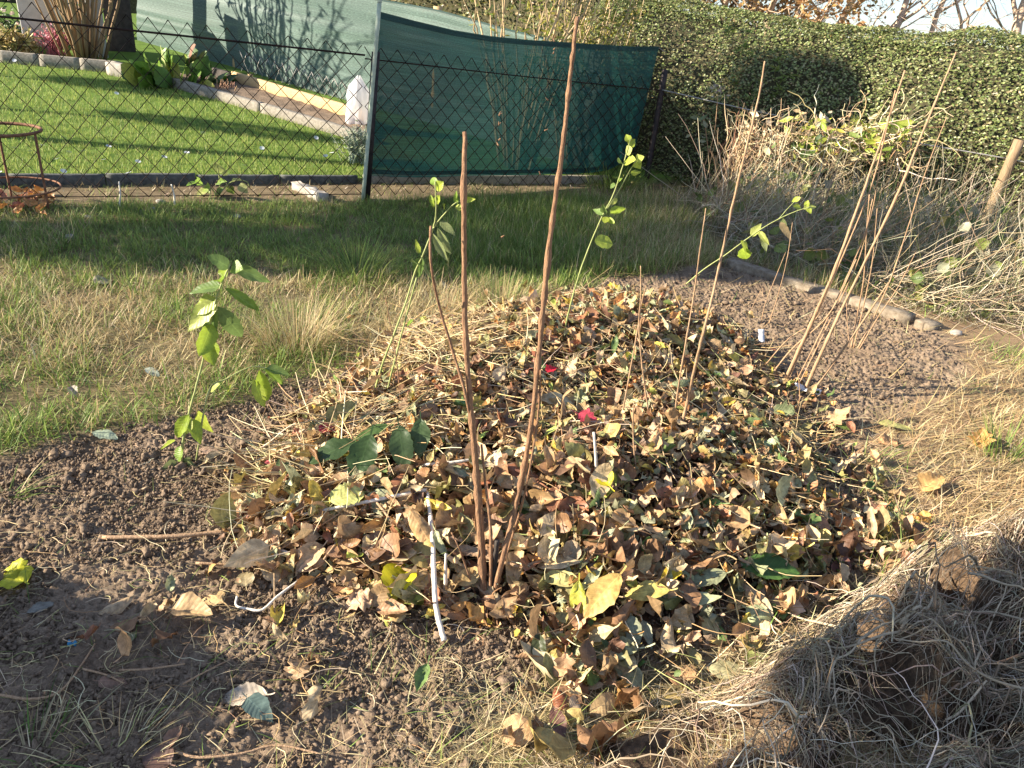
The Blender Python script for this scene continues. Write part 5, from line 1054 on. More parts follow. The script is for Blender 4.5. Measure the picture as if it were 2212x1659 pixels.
# the hanging half of the same stalk
P_ = [G(922,1060)+(CAM-G(922,1060))/3*.10]+[G(*q)+(CAM-G(*q))/np.linalg.norm(CAM-G(*q))*l for q, l in (((928,1100),.11),((934,1165),.12),((937,1235),.12),((940,1295),.09),((947,1340),.05),((960,1385),.015))]
tube_obj('bent_part', np.array(P_)+np.array([0, 0, .002]), .0062, .0078, M_PALE, o, 8, 6, .05)
stick('long white stalk lying across behind the two tall stems', [(915,1006),(985,1000),(1050,987),(1100,963),(1142,940)], .0058, .0048, M_PALE, .09)
b_ = G(1287, 1072); t_ = VP(b_, (1283, 934)); tag(tube_obj('stalk', [b_, (b_+t_)/2+np.array([.004, 0, 0]), t_], .0050, .0040, M_PALE, None, 8, 5, .04, at=b_), 'straight thin white stalk standing upright on the heap', 'stalk')
b_ = G(962, 1292); t_ = VP(b_, (963, 1196)); tag(tube_obj('stalk', [b_, (b_+t_)/2, t_], .0068, .0030, M_PALE, None, 8, 5, .04, at=b_), 'short white tapering stalk right beside the bent white stalk', 'stalk')
o = stick('long peeled stick, brown at left and white at right, on the left soil', [(222,1163),(300,1162),(380,1160),(455,1153),(525,1147)], .0062, .0068, M_CANE, [.01,.018,.02,.02,.03])
P_ = [G(*q)+(CAM-G(*q))/np.linalg.norm(CAM-G(*q))*l for q, l in (((525,1147),.03),((560,1164),.035),((622,1196),.03))]; tube_obj('peeled_end', P_, .0066, .0056, M_PALE, o, 8, 5, .03)
stick('thin brown twig curving from the left soil up onto the heap', [(423,1218),(513,1219),(597,1191),(667,1153),(737,1109)], .0040, .0025, M_CANE, [.012,.012,.03,.06,.08], 'twig')
stick('brown stem lying across the foot of the bare stems', [(884,1174),(960,1188),(1037,1203),(1137,1230)], .0055, .0045, M_CANE, .08, 'twig')
stick('pair of grey brown stems lying right of the bare stems', [(1130,1226),(1200,1204),(1270,1188),(1345,1170)], .0050, .0035, M_CANE, .08, 'twig')
stick('pale forked stalk lying down the right flank of the heap', [(1470,800),(1530,838),(1590,868),(1625,905),(1640,935)], .0055, .0035, M_PALE, .07)
stick('long thin straight stalk beside the pale forked stalk on the right flank', [(1475,806),(1545,840),(1610,872),(1660,902)], .0032, .0025, M_CANE, .08)
stick('pinkish flat stick lying on the hay at the back left of the heap', [(885,748),(950,745),(1030,746)], .0060, .0050, M_CANE, .06, 'stick')
stick('long thin stalk lying along the back left of the heap', [(1000,756),(1070,770),(1150,790),(1235,830)], .0042, .003, M_CANE, .07)
stick('yellow straw slanting down right of the bent white stalk', [(940,1262),(975,1298),(1014,1335)], .0030, .0030, M_WOOD, [.07,.05,.02], 'straw')
stick('curled pale tendril at the left tip of the heap', [(512,1290),(511,1310),(535,1317),(567,1319),(600,1290),(643,1258)], .0030, .0040, M_PALE, [.02,.015,.015,.02,.04,.05])
stick('yellowish brown twig crossing the left front slope', [(700,1210),(745,1150),(790,1095),(832,1030)], .0032, .0026, M_CANE, .08, 'twig')
stick('brown twig crossing below the dark green leaves', [(757,1022),(800,1070),(850,1132)], .0042, .0036, M_CANE, .09, 'twig')
stick('pale grey stalk on the dry grass at the right', [(1865,1050),(1930,1095),(1990,1130),(2045,1170)], .0048, .0035, M_CANE, .035)
stick('brown twig on the left edge of the heap below the hay', [(543,920),(600,922),(660,925),(720,940)], .0035, .0030, M_CANE, .05, 'twig')
stick('orange straw on the left flank of the heap', [(600,905),(680,912),(770,905),(860,908)], .0040, .0030, M_WOOD, .06, 'straw')
stick('thin stalk lying on the front soil in the shade', [(258,1450),(320,1447),(400,1436)], .003, .002, M_CANE, .01)
stick('long pale root lying along the bottom of the photo', [(375,1625),(430,1638),(520,1630),(600,1612),(700,1632)], .0034, .002, M_CANE, .012, 'root')
stick('pale root curving across the lower left soil', [(0,1503),(70,1512),(130,1495),(175,1440),(205,1392)], .0034, .0018, M_CANE, .012, 'root')
stick('forked pale root in the shade at lower left', [(180,1447),(230,1460),(268,1478)], .0026, .0018, M_CANE, .012, 'root')
stick('thin root across the foreground soil', [(395,1480),(440,1455),(480,1435),(520,1418)], .0026, .0016, M_CANE, .012, 'root')
stick('orange bent straw on the left front edge of the heap', [(593,1240),(593,1290),(594,1360)], .0026, .0022, M_WOOD, [.05,.04,.01], 'straw')
# plant tags
def plate(name, label, q, px_w, px_h, rot, mat, tilt=.4, cat='label', lift=.02, bend=.25):
    p0 = G(*q); s = np.linalg.norm(p0-CAM)/F; p1 = G(q[0]+10*math.cos(R(rot)), q[1]-10*math.sin(R(rot))); h = p1-p0; n_ = np.array([0, 0, 1.])*(1-tilt)+(CAM-p0)/np.linalg.norm(CAM-p0)*tilt; Rq = frame(n_[None], np.array([math.atan2(h[1], h[0])]))[0]
    V = []; nu_ = 10
    for top in (0, 1):
        for i in range(nu_+1):
            for j in (-1, 1): u = i/nu_-.5; V.append(p0+np.array([0, 0, lift])+Rq@np.array([j*px_h*s/2*(1-.3*max(0, u)), u*px_w*s, bend*px_w*s*(u*u)*1.2+top*.0015+.006*math.sin(u*9+j)]))
    n1_ = (nu_+1)*2; Q = []
    for i in range(nu_):
        a = 2*i; Q += [[a, a+2, a+3, a+1], [n1_+a, n1_+a+1, n1_+a+3, n1_+a+2], [a, n1_+a, n1_+a+2, a+2], [a+1, a+3, n1_+a+3, n1_+a+1]]
    e_ = 2*nu_; Q += [[0, 1, n1_+1, n1_], [e_, n1_+e_, n1_+e_+1, e_+1]]
    return tag(mesh(name, V, np.array(Q), mat, None, at=p0), label, cat)
plate('plant_tag', 'crumpled white plant tag at the right back edge of the heap', (1643, 737), 34, 12, 285, M_WHITE, .7, 'plant tag', .02, .35)
plate('plant_tag', 'bluish white flat plant tag at the foot of the long canes', (1742, 849), 52, 14, 345, M_WHITE, .5, 'plant tag', .02, .1)
M_BLUE = pmat('blue_plastic', (.05,.25,.45), (.10,.36,.58), 20, .4, .1); plate('plastic_scrap', 'tiny blue plastic scrap on the shaded soil at lower left', (157, 1394), 14, 8, 0, M_BLUE, .3, 'litter', .006, .3)

# ------------------------------------------------------------------ root clump in the right foreground
CLUMP = [(.12,1.20),(.28,1.36),(.52,1.48),(.78,1.66),(1.02,1.85),(1.18,1.99),(1.40,2.06),(1.70,2.25),(2.3,2.5),(2.8,1.9),(2.5,.6),(.5,.6),(.1,.9)]
def mound(x, y):
    d = poly_sd(x, y, CLUMP)+.10*(fbm(x*6, y*6, 174, 2)-.5); cav = fbm(x*5, y*5, 170, 3)
    return (.08+.165*np.clip(x-.2, 0, 1.5))*sstep(-.03, .20, d)*(.35+.80*cav+.75*(vnoise(x*8, y*8, 175)-.3)+.3*(vnoise(x*19, y*19, 176)-.4))
gxx, gyy = np.meshgrid(np.linspace(-.05, 2.9, 280), np.linspace(.55, 2.75, 210), indexing='ij'); zz = gz0(gxx, gyy)*0+mound(gxx, gyy)-.035+(-.16*sstep(.50, .60, fbm(gxx*7, gyy*7, 171, 2))+.03*(fbm(gxx*30, gyy*30, 172, 2)-.5))*sstep(.05, .2, mound(gxx, gyy))
idx = np.arange(gxx.size).reshape(gxx.shape); Q = np.stack([idx[:-1, :-1], idx[1:, :-1], idx[1:, 1:], idx[:-1, 1:]], -1).reshape(-1, 4)
zm = zz.reshape(-1); Q = Q[(zm[Q] > np.asarray(gz0(gxx, gyy)).reshape(-1)[Q]-.03).any(1)]
clump = tag(empty('root_clump', (1.5, 1.55, 0)), 'big tangled clump of pale dead roots and soil in the lower right corner', 'root clump')
M_CORE2 = pmat('clump_soil', (.03,.019,.011), (.17,.11,.065), 40, .95, .9)
mesh('soil_core', np.stack([gxx, gyy, zz], -1).reshape(-1, 3), Q, M_CORE2, clump, smooth=True)
def roots(n, L0, L1, r, K, sides, lift, wig, pal, name, thr=.035, bias=None, rj=.5):
    x = rng.uniform(.05, 2.5, n*3); y = rng.uniform(.75, 2.6, n*3); k = (mound(x, y) > thr*(.4+1.2*rng.random(n*3)))*(rng.random(n*3) < np.clip(1.0-6.5*(fbm(x*7, y*7, 171, 2)-.46), .03, 1)); x, y = x[k][:n], y[k][:n]; n = len(x)
    h = rng.uniform(0, 6.283, n) if bias is None else rng.normal(bias, .9, n); p = np.stack([x, y], -1); P = np.zeros((n, K, 3)); L = rng.uniform(L0, L1, n); l0 = rng.exponential(lift, n); dr = rng.normal(0, wig, n)
    for k in range(K):
        P[:, k, :2] = p; P[:, k, 2] = mound(p[:, 0], p[:, 1])-.02+l0*math.sin(math.pi*min(1, (k+.7)/K))+.008*rng.normal(0, 1, n)*(k > 0)
        h = h+dr/K+rng.normal(0, wig*.30, n); p = p+np.stack([np.cos(h), np.sin(h)], -1)*(L/K)[:, None]
    P[..., 2] = np.maximum(P[..., 2], gz0(P[..., 0], P[..., 1])+.004)
    rr = (r*np.exp(rng.normal(0, rj, n)))[:, None]*np.linspace(1, .45, K)[None]; V, Q, T = tubes(P, rr, sides, False); C, _ = pick(pal, n, .25)
    return mesh(name, V, Q, M_TWIG, clump, np.repeat(C, K*sides, 0), None, True)
RP = [(3, (.36,.28,.18)), (2, (.48,.39,.27)), (2, (.24,.17,.105)), (1, (.56,.49,.37))]
tag(roots(3300, .10, .38, .0012, 10, 4, .030, .9, RP, 'fine_roots'), kind='stuff'); tag(roots(9000, .04, .16, .0006, 6, 3, .02, 1.6, RP, 'root_hairs', .02), kind='stuff')
tag(roots(1500, .10, .30, .0010, 8, 3, .02, .5, RP, 'matted_straw', .012, 2.8), kind='stuff')
for i in range(46):
    n_ = 1; x = rng.uniform(.7, 2.0); y = rng.uniform(1.05, 2.1); h = rng.uniform(0, 6.283); P = []; L = rng.uniform(.25, .55); p = np.array([x, y]); dr = rng.normal(0, 1.1); l0 = rng.uniform(.01, .06)
    for k in range(9):
        P.append([p[0], p[1], max(float(mound(p[0], p[1]))-.015+l0*math.sin(math.pi*(k+1)/10), .01)]); h += dr/9+rng.normal(0, .16); p = p+np.array([math.cos(h), math.sin(h)])*L/9
    V, Q, T = tubes(smooth_path(P, 4), np.linspace(rng.uniform(.0028, .0048), .0015, 33), 6); mesh('root', V, [Q, T], M_TWIG, clump, np.array((.46,.37,.25))*rng.uniform(.7, 1.2), None, True)
bb = flat(2168, 1600, .10); P = [VP((1.50, 1.50, .1), q) for q in ((2160,1620),(2165,1500),(2168,1420),(2172,1368))]
tube_obj('stem', P, .0085, .0075, M_BARK, clump, 9, 6, .15)

# ------------------------------------------------------------------ tall dead grass, vines and weeds at the hedge foot
GREY = [(3, (.34,.295,.19)), (2, (.43,.38,.26)), (2.5, (.22,.18,.11)), (1.5, (.19,.22,.085)), (.7, (.54,.48,.36))]
TAN = [(1.4,7.4), (2.1,7.55), (4.05,6.75), (5.2,6.2), (5.0,5.2), (4.0,4.85), (3.1,4.55), (2.62,4.62), (2.2,5.15), (1.72,5.72), (1.55,6.4)]
tk = lambda x, y: sstep(-.12, .1, poly_sd(x, y, TAN)+.15*(fbm(x*3, y*3, 181, 2)-.5))
x, y = sample(30000, 1.1, 5.4, 4.3, 7.9, lambda x, y: tk(x, y)*(.35+.65*(fbm(x*5, y*5, 180, 2) > .43)))
hh = np.clip(.30+.75*poly_sd(x, y, TAN), .25, 1.0)
grass('tall_dead_grass', x, y, hh, .13+0*x, 'tall collapsed grey dead grass between the bed kerb and the hedge', M_STRAW, .35, 1.0, .0048, 1.0, .45, 5, None, pal=GREY)
x, y = sample(7000, 1.3, 5.4, 4.6, 7.6, lambda x, y: tk(x, y)*.8)
grass('tall_dead_grass', x, y, hh[:len(x)] if len(hh) >= len(x) else .6+0*x, .05+0*x, 'long grey stalks leaning to the right over the dead grass', M_STRAW, .35, .95, .0046, 1.0, .25, 6, (.25, .45), pal=GREY)
def stalks_on(name, n, K, L0, L1, r, wig, pal, label, base_fn, up, kind='stuff', parent=None, sides=4, upj=.4, pull=None):
    b_ = base_fn(n); d = np.array(up)+rng.normal(0, upj, (n, 3)); d /= np.linalg.norm(d, axis=1, keepdims=True); L = rng.uniform(L0, L1, n); P = np.zeros((n, K, 3)); p = b_.copy()
    for k in range(K):
        P[:, k] = p; d = d+rng.normal(0, wig, (n, 3)); d /= np.linalg.norm(d, axis=1, keepdims=True); p = p+d*(L/K)[:, None]; p[:, 2] = np.maximum(p[:, 2], .02)
    rr = (r*rng.uniform(.6, 1.5, n))[:, None]*np.linspace(1, .5, K)[None]; V, Q, T = tubes(P, rr, sides, False); C, _ = pick(pal, n, .22); o = mesh(name, V, Q, M_TWIG, parent, np.repeat(C, K*sides, 0), None, True)
    return tag(o, label, 'weeds' if label else None, kind=kind), P
def onfence(x0, x1, y0, y1, dep=.16, off=-.08):
    def f(n): return np.array([WP(FM, FR, (rng.uniform(x0, x1), rng.uniform(y0, y1)), off+rng.normal(0, dep)) for _ in range(n)])
    return f
vn = tag(empty('vine_tangle', (*(FM*.5+FR*.5), .3)), 'sunlit heap of straw coloured vines with lime leaves hanging over the wire fence', 'vines')
PS = [(3, (.56,.46,.28)), (2, (.46,.34,.19)), (1, (.64,.56,.40)), (1, (.36,.22,.12))]
stalks_on('vine_stems', 420, 10, .2, .7, .0042, .38, PS, None, onfence(1590, 1960, 275, 350), (.3, -.25, -.22), 'stuff', vn, 4, .6)
stalks_on('dead_stems', 260, 7, .3, .7, .0045, .14, [(2, (.40,.27,.16)), (2, (.50,.37,.23)), (1, (.28,.15,.09))], None, onfence(1545, 1720, 330, 440), (.15, -.1, .9), 'stuff', vn, 4, .3)
def leafset(parent, name, pos, size, pal, kind='ovate', wid=.6, mat=M_FRESH, up=(-.3, -.6, .6), upj=.5, nu=5):
    n = len(pos); u_ = np.array(up)+rng.normal(0, upj, (n, 3)); Rm = frame(u_, rng.uniform(0, 6.28, n)); C, _ = pick(pal, n, .15); V, Q, CC, LL = scatter(leaf_grid(kind, nu, 2, .25, .8, 0, .05, wid), pos, Rm, size*rng.uniform(.6, 1.35, n), C); return mesh(name, V, Q, mat, parent, CC, LL, True)
leafset(vn, 'lime_leaves', onfence(1700, 1960, 255, 345, .12, -.18)(110), .13, [(3, (.36,.43,.07)), (2, (.46,.48,.14)), (1, (.56,.50,.10)), (1, (.22,.30,.06))], 'lance', .36)
leafset(vn, 'dry_leaves', onfence(1590, 1900, 240, 350, .12, -.16)(90), .10, [(2, (.58,.48,.30)), (1, (.44,.31,.17))], 'lance', .4, M_LITTER)
leafset(vn, 'green_leaves', onfence(1640, 1780, 300, 400, .1, -.22)(34), .11, [(1, (.09,.15,.06)), (1, (.13,.19,.05))], 'ovate', .7)
bw = tag(empty('bindweed', (2.6, 5.9, .2)), 'scattered yellow green bindweed leaves creeping through the dead grass', 'plant')
P = []
while len(P) < 420:
    x, y = rng.uniform(1.5, 5), rng.uniform(4.7, 7.3)
    if rng.random() < float(tk(np.array(x), np.array(y))): P.append([x, y, float(gz0(x, y))+rng.uniform(.05, .15+.35*min(1, max(0, float(poly_sd(np.array(x), np.array(y), TAN))*1.5)))])
o = leafset(bw, 'leaves', np.array(P), .085, [(2, (.20,.24,.06)), (2, (.12,.16,.05)), (1, (.38,.36,.10)), (1, (.40,.36,.24))], 'ovate', .85); tag(o, kind='stuff')
stalks_on('vine_stems', 60, 10, .4, .9, .002, .25, GREY, None, lambda n: np.array(P)[rng.integers(0, len(P), n)], (.5, 0, .25), 'stuff', bw, 4, .5)
def tanpts(n):
    o_ = []
    while len(o_) < n:
        x, y = rng.uniform(1.4, 5.3), rng.uniform(4.7, 7.5)
        if rng.random() < float(tk(np.array(x), np.array(y))): o_.append([x, y, float(gz0(x, y))])
    return np.array(o_)
stalks_on('tall_stalks', 900, 8, .5, 1.15, .0026, .10, [(2, (.48,.42,.29)), (2, (.36,.29,.18)), (1, (.24,.17,.10))], 'tall pale dry stalks arching over the dead grass by the hedge', tanpts, (.45, -.1, .55), 'stuff', None, 4, .38)
stalks_on('fallen_stalks', 2200, 8, .3, .9, .0022, .22, [(2, (.50,.42,.30)), (2, (.38,.30,.19)), (1, (.26,.17,.10))], 'fallen dry stalks tangled low in the dead grass', lambda n: tanpts(n)+np.array([0, 0, .12]), (.4, -.2, .02), 'stuff', None, 4, .5)
# single seed stalks and weeds
for base_px, pts, lb, hd in [((1500, 420), [(1500,420),(1540,300),(1552,190)], 'dry seed head stalk in front of the dark hedge foot', 1), ((1560, 440), [(1560,440),(1580,380),(1605,260)], 'bent pale dry stalk left of the straw coloured vines', 0),
        ((1535, 420), [(1535,420),(1530,330),(1520,250),(1518,262)], 'grey leaved weed standing before the dark hedge foot', 2), ((2030, 470), [(1930,470),(2050,360),(2180,260)], 'long pale stalk leaning right in front of the hedge', 0), ((1900, 400), [(1900,400),(2000,330),(2105,262)], 'long thin pale stalk crossing the hedge above the dead grass', 0)]:
    b_ = G(*base_px); b_[2] = float(gz0(b_[0], b_[1])); r_ = tag(empty('weed_stalk', b_), lb, 'weed'); pp = [VP(b_, q) for q in pts]; tube_obj('stalk', pp, .006, .0028, M_CANE, r_, 6, 6)
    if hd == 1: tag(leafset(r_, 'seed_head', pp[-1]+rng.normal(0, .035, (40, 3)), .04, [(1, (.40,.33,.24))], 'lance', .4, M_LITTER), kind='stuff')
    if hd == 2: leafset(r_, 'leaves', np.array([pp[1]+(pp[2]-pp[1])*k+rng.normal(0, .05, 3) for k in rng.random(16)]), .11, [(1, (.36,.38,.22)), (1, (.25,.30,.14))], 'lance', .35)
    if hd == 0: leafset(r_, 'husks', np.array([pp[1]+(pp[2]-pp[1])*k+rng.normal(0, .012, 3) for k in rng.random(7)]), .05, [(1, (.50,.42,.28))], 'lance', .3, M_LITTER)
lp = G(2025, 668); r_ = tag(empty('seedling', lp), 'low lime green seedling with strap leaves right of the bed kerb', 'seedling')
for a, t, wpx in [((2030,678),(1990,655),9), ((2030,678),(2052,648),10), ((2028,676),(2010,668),8), ((2034,678),(2068,668),9), ((2030,678),(2040,664),10), ((2026,676),(1998,672),7)]:
    A = VP(lp, a, -.05); B = VP(lp, t, rng.uniform(-.1, .05)); V, Q, L = leaf_between(A, B, wpx*.0026, np.array([-.3, -.6, .6]), 'lance', -.8, .3, .03, int(a[0]), 8); mesh('leaf', V, Q, M_FRESH, r_, np.array((.40,.45,.12)), L, True)
# green tufts
def tuftobj(label, q, n, L0, L1, col, rad=.06, w=.004, lean=.55, name='grass_tuft', yaw=None):
    g = G(*q); a = rng.uniform(0, 6.28, n); rr = rad*rng.random(n)**.6; base = np.stack([g[0]+rr*np.cos(a), g[1]+rr*np.sin(a), np.full(n, g[2]-.005)], -1); C, _ = pick(col, n)
    V, Q, CC = blades(base, rng.uniform(L0, L1, n), w*rng.uniform(.7, 1.4, n), a if yaw is None else rng.normal(yaw, .7, n), np.clip(rng.normal(lean, .25, n), .05, 1.3), rng.normal(.5, .3, n), C*.8, C*1.1, 5); return tag(mesh(name, V, Q, M_BLADE, None, CC, at=g), label, 'grass tuft')
tuftobj('bright green grass tuft in the golden dry grass at the right edge', (2165, 985), 110, .08, .24, GREEN, .10, .005)
tuftobj('tall straw coloured grass tussock behind the left flank of the heap', (640, 745), 700, .12, .30, STRAW, .17, .0028, .6)
tuftobj('straw tussock with green tips behind the back of the heap', (1085, 665), 420, .10, .24, [(2, (.50,.40,.2)), (1, (.22,.30,.08))], .14, .003, .55)
tuftobj('low straw tussock left of the green tipped one', (960, 690), 420, .10, .20, STRAW, .2, .003, .8)
tuftobj('long dark green grass tuft in the shade below the pole', (770, 590), 420, .14, .32, GREEN, .26, .0045, .8)
tuftobj('green grass tuft at the bottom left corner', (60, 1640), 60, .06, .16, [(1, (.40,.34,.2)), (1, (.13,.2,.05))], .10, .004, .7)
tuftobj('pale dead grass tuft at the bottom edge left', (240, 1640), 70, .05, .13, STRAW, .10, .003, .9)
tuftobj('small grass tuft on the soil at the left edge', (15, 1070), 40, .06, .16, [(1, (.2,.28,.07)), (1, (.45,.37,.2))], .06, .004, .8)
tuftobj('green grass tuft at the foot of the hedge by the net corner', (1330, 405), 500, .14, .34, GREEN, .35, .0055, .6)

# ------------------------------------------------------------------ things along the lawn and the far bed
bq = G(385, 188); rt_ = tag(empty('bergenia', bq), 'bushy bergenia with big rounded green and reddish leaves at the lawn corner', 'plant')
BC = [(.15,.27,.05), (.20,.33,.06), (.30,.42,.08), (.42,.46,.20), (.10,.19,.045), (.08,.15,.04), (.45,.24,.18), (.40,.40,.08)]
for i in range(84):
    qx = rng.uniform(268, 515); hgt = 78*(1-((qx-385)/150)**2)+8; ty = 185-rng.uniform(.05, 1)*hgt+(10 if qx > 430 else 0)
    A = VP(bq, (385+(qx-385)*.75, min(190, ty+30)), rng.uniform(-.15, .3)); B = VP(bq, (qx, ty), rng.uniform(-.25, .2)); dv = B-A; dv = dv/np.linalg.norm(dv)*rng.uniform(.20, .30); u_ = np.array([-.4+rng.normal(0, .5), -.6+rng.normal(0, .3), .5])
    V, Q, L = leaf_between(A, A+dv, rng.uniform(.14, .21), u_, 'round' if i % 3 else 'ovate', rng.uniform(-1., .2), .2, .05, 500+i, 8); mesh('leaf', V, Q, M_FRESH, rt_, np.array(BC[int(rng.integers(8)) if qx < 440 else int(rng.choice([0, 4, 5, 5]))])*rng.uniform(.8, 1.2), L, True)
for q, n, H, lb, pal, nm, wpx, up_ in [((118, 118), 60, .42, 'pink flowering heather at the back of the lawn left of the canes', [(2, (.42,.14,.17)), (1, (.30,.13,.12))], 'heather', 26, .95),
        ((488, 203), 70, .20, 'clump of short cut reddish stems on the far flower bed', [(2, (.46,.28,.18)), (1, (.36,.2,.13))], 'cut_perennial', 22, .9),
        ((772, 350), 150, .42, 'feathery silver green plant left of the pale pole', [(2, (.42,.46,.36)), (1, (.30,.36,.24))], 'silver_plant', 26, .9), ((28, 116), 130, .36, 'straw yellow dying foliage behind the lawn at the left edge', [(2, (.50,.38,.16)), (1, (.40,.36,.12))], 'perennial', 42, .5)]:
    g = G(*q); sc_ = np.linalg.norm(g-CAM)/F; r_ = tag(empty(nm, g), lb, 'plant')
    o, P = stalks_on('stems', n, 6, H*.5, H, .006 if n < 100 else .004, .12, pal, None, lambda n: g+np.stack([rng.normal(0, wpx*sc_*.4, n), rng.normal(0, wpx*sc_*.35, n), np.zeros(n)], -1), (0, 0, up_), None, r_, 4, .22)
    if nm == 'heather': tag(leafset(r_, 'flowers', P[:, 3:].reshape(-1, 3)+rng.normal(0, .012, (n*3, 3)), .04, [(1, (.50,.20,.24)), (1, (.42,.13,.17))], 'elliptic', .6), kind='stuff')
    if nm == 'silver_plant': leafset(r_, 'leaves', np.repeat(P[:, 2:].reshape(-1, 3), 2, 0)+rng.normal(0, .012, (n*8, 3)), .035, [(1, (.44,.48,.38)), (1, (.34,.4,.27))], 'lance', .25)
    if nm == 'perennial': leafset(r_, 'leaves', P[:, 1:].reshape(-1, 3), .15, pal, 'lance', .16, M_LITTER)
cq = G(15, 78); r_ = tag(empty('potted_flowers', cq), 'dark leafy bush with pale flowers above the planter at the left edge', 'plant'); cz = VP(cq, (15, 62)); leafset(r_, 'leaves', cz+rng.normal(0, 1, (900, 3))*np.array([.45, .15, .12]), .07, [(2, (.07,.12,.04)), (1, (.12,.18,.06))], 'elliptic', .5); tag(leafset(r_, 'flowers', cz+rng.normal(0, 1, (50, 3))*np.array([.42, .15, .10])+np.array([0, -.12, .05]), .05, [(1, (.62,.48,.40))], 'round', .9), kind='stuff')
# plastic bag used as a cloche
bg_ = G(772, 278); sc_ = np.linalg.norm(bg_-CAM)/F; m, t, o_ = nmat('clear_plastic'); p = N(t, 'ShaderNodeBsdfPrincipled'); p.inputs['Base Color'].default_value = (.80,.78,.80,1); p.inputs['Roughness'].default_value = .25; tl = N(t, 'ShaderNodeBsdfTranslucent'); tl.inputs['Color'].default_value = (.8,.77,.80,1); mx = N(t, 'ShaderNodeMixShader'); mx.inputs[0].default_value = .45; t.links.new(p.outputs[0], mx.inputs[1]); t.links.new(tl.outputs[0], mx.inputs[2]); tp_ = N(t, 'ShaderNodeBsdfTransparent'); m2 = N(t, 'ShaderNodeMixShader'); m2.inputs[0].default_value = .30; t.links.new(mx.outputs[0], m2.inputs[1]); t.links.new(tp_.outputs[0], m2.inputs[2]); t.links.new(m2.outputs[0], o_.inputs[0])
V = []; H_ = 98*sc_; R0_ = 25*sc_
for j in range(19):
    k = j/18; rr = R0_*(1-.30*k)*(1 if k < .72 else max(.12, 1-((k-.72)/.28)**1.5*.9))
    for i in range(28): a = i/28*6.283; q = rr*(1+.13*math.sin(a*5+k*3)+.06*math.sin(a*11-k*9)+rng.normal(0, .025)); V.append([bg_[0]+q*math.cos(a)+.02*k, bg_[1]+q*math.sin(a), bg_[2]+H_*k+.02*math.sin(a*2)*k])
idx = np.arange(19*28).reshape(19, 28); Q = np.stack([idx[:-1], np.roll(idx[:-1], -1, 1), np.roll(idx[1:], -1, 1), idx[1:]], -1).reshape(-1, 4); tag(mesh('plastic_bag', V, Q, m, None, None, None, True, at=bg_), 'whitish clear plastic bag standing upright on the flower bed by the pole', 'plastic bag')
# rusty hoop support
hb = G(106, 456); hc = VP(hb, (68, 288)); ring_r = 72*np.linalg.norm(hc-CAM)/F; cen = hc-np.array([ring_r*.96, -.02, 0]); hp_ = tag(empty('plant_hoop', (cen[0], cen[1], 0)), 'rusty round plant support hoop on legs at the left edge by the fence', 'plant support')
a = np.linspace(0, 6.283, 60); tube_obj('ring', np.stack([cen[0]+ring_r*np.cos(a), cen[1]+ring_r*np.sin(a), np.full(60, hc[2])], -1), .011, .011, M_RUST, hp_, 8, raw=True)
lo_ = VP(hb, (98, 412)); r2 = ring_r*1.18
for ang in (0, 2.1, 4.2):
    t0 = cen+np.array([ring_r*math.cos(ang), ring_r*math.sin(ang), 0]); b0_ = np.array([cen[0]+(np.linalg.norm((hb-cen)[:2]))*math.cos(ang+(-.12 if ang == 0 else 0)), cen[1]+(np.linalg.norm((hb-cen)[:2]))*math.sin(ang-(.12 if ang == 0 else 0)), -.03]); b0_ = np.array([hb[0], hb[1], -.03]) if ang == 0 else b0_
    tube_obj('leg', [t0, (t0+b0_)/2, b0_], .009, .008, M_RUST, hp_, 7, 5)
tube_obj('ring', np.stack([cen[0]+.01+r2*np.cos(a), cen[1]+r2*np.sin(a), np.full(60, lo_[2])], -1), .007, .007, M_RUST, hp_, 7, raw=True)
# squash like plant on the verge
sq = G(470, 425); r_ = tag(empty('squash_plant', sq), 'sprawling plant with wilted pale green leaves at the fence foot', 'plant')
for a, t_, wpx, cc in [((455,408),(425,425),30,(.42,.45,.17)), ((520,395),(535,418),24,(.40,.42,.18)), ((480,372),(492,378),12,(.42,.46,.14)), ((465,352),(492,375),22,(.40,.44,.15)), ((430,395),(402,402),18,(.20,.32,.06)), ((440,400),(425,385),16,(.24,.36,.07)), ((480,405),(470,425),20,(.17,.26,.05)), ((495,400),(505,420),22,(.22,.3,.06)), ((500,392),(525,388),12,(.36,.40,.14)), ((470,395),(490,392),16,(.2,.3,.06)), ((415,440),(408,458),12,(.24,.34,.08)), ((445,400),(455,418),20,(.3,.38,.1))]:
    A = VP(sq, a, rng.uniform(-.1, .1)); B = VP(sq, t_, rng.uniform(-.1, .05)); V, Q, L = leaf_between(A, B, wpx*.0037, np.array([-.4, -.7, .5]), 'ovate', -.8, .35, .09, int(a[0]), 8); mesh('leaf', V, Q, M_FRESH, r_, np.array(cc), L, True)
for pts in [[(470,425),(490,400),(510,390),(532,392),(540,405)], [(470,425),(455,405),(440,400),(425,395)], [(470,425),(475,395),(468,352)]]: tube_obj('vine', [VP(sq, q) for q in pts], .006, .004, M_GREENSTEM, r_, 6, 5)
for q, tq, lb in [((258, 448), (257, 392), 'pale dry stake stalk standing by the fence left of the squash plant'), ((378, 445), (370, 398), 'thin dry stalk standing by the fence beside the squash plant')]:
    b_ = G(*q); tag(tube_obj('dry_stalk', [b_, VP(b_, ((q[0]+tq[0])/2+2, (q[1]+tq[1])/2)), VP(b_, tq)], .0075, .005, M_PALE, None, 6, 5, .1, at=b_), lb, 'stalk')
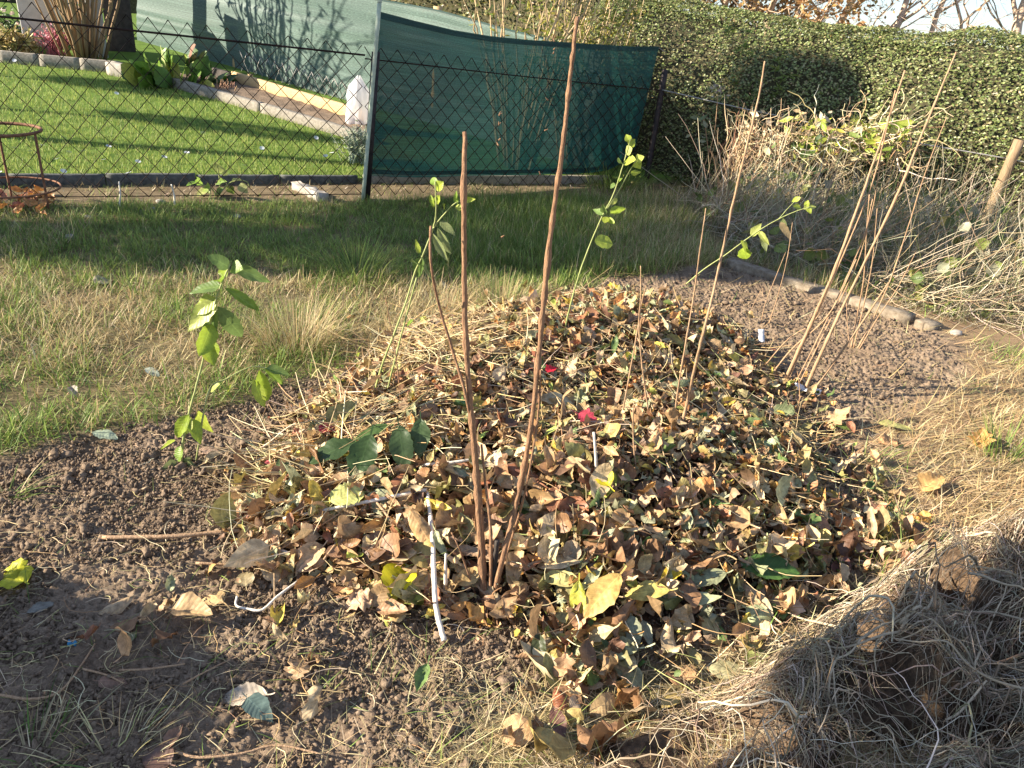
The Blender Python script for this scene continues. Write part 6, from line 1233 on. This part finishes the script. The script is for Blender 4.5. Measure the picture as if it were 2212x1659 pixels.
# orange leaves under the hoop, pebbles on the verge
for i in range(34):
    q = (rng.uniform(-5, 115), rng.uniform(418, 470)); p0 = G(*q); j = int(rng.integers(len(FORMS))); lo = leaf_obj('fallen_leaf', FORMS[j][3], (.50,.23,.07) if i % 3 else (.40,.16,.10), ('v', j, i % 3 == 0), p0+np.array([0, 0, .03]), frame(np.array([[rng.normal(0, .5), -.4, 1.]]), np.array([rng.uniform(0, 6)]))[0], rng.uniform(.07, .12), M_LITTER)
    cw = 'rusty orange' if i % 3 else 'brownish red'; tag(lo, f'{cw} dead leaf lying under the plant hoop at the fence', 'leaf', f'{cw} leaves under the plant hoop')
for i, (q, s) in enumerate([((347, 438), .05), ((330, 452), .03), ((512, 470), .04), ((190, 470), .035), ((1175, 540), .03), ((1340, 552), .03), ((2065, 722), .05), ((1520, 412), .04), ((152, 515), .05)]):
    p0 = G(*q); V = ICO2*(1+rng.normal(0, .10, (len(ICO2), 1)))*np.array([1.3, 1, .7])*s*.6+p0+np.array([0, 0, s*.15]); o = mesh('pebble', V, ICF2, M_STONE, None, None, None, True, at=p0)
    tag(o, ['pale pebble on the verge below the squash plant', 'small pebble left of the squash plant', 'pebble in the grass left of the pole foot', 'pebble at the grass edge below the hoop', 'small pebble in the shaded grass behind the tall stems', 'small pebble in the shaded grass left of the tall cane', 'grey stone in the straw right of the bed kerb', 'pale stone in the dark hedge foot', 'pale stone in the shaded grass at left'][i], 'pebble')
DZ = [(93,525),(290,425),(420,935),(100,1003),(205,1025),(545,1022),(680,1078),(455,1030),(375,1075),(280,985),(840,1165),(1320,900),(1840,860),(2150,1030),(2110,1050),(1935,1040),(1215,1030),(710,990),(1070,1060),(1590,1115),(5,1165),(325,855),(100,425),(420,1155),(2180,960),(1700,1000),(900,1090),(760,640),(1500,960),(2050,930)]
tD = []; 
for i in range(12):
    a = i/12*6.283; tD += [[0, 0, .002], [math.cos(a-.2)*.9, math.sin(a-.2)*.9, .18], [math.cos(a)*1.05, math.sin(a)*1.05, .22], [math.cos(a+.2)*.9, math.sin(a+.2)*.9, .18]]
dme = None
for q in DZ:
    p0 = G(q[0]/3, q[1]/3); p0 = p0+np.array([0, 0, .055])
    if dme is None:
        r_ = mesh('daisy', np.array(tD)*.024+p0, np.arange(48).reshape(-1, 4), M_WHITE, None, at=p0); dme = r_.data
    else: r_ = bpy.data.objects.new('daisy', dme); COL.objects.link(r_); r_.location = [float(v) for v in p0]
    r_.rotation_euler = (rng.uniform(.1, .7), rng.uniform(-.5, .3), rng.uniform(0, 6)); tag(r_, 'small white daisy in the mown lawn behind the fence', 'daisy', 'daisies in the lawn')
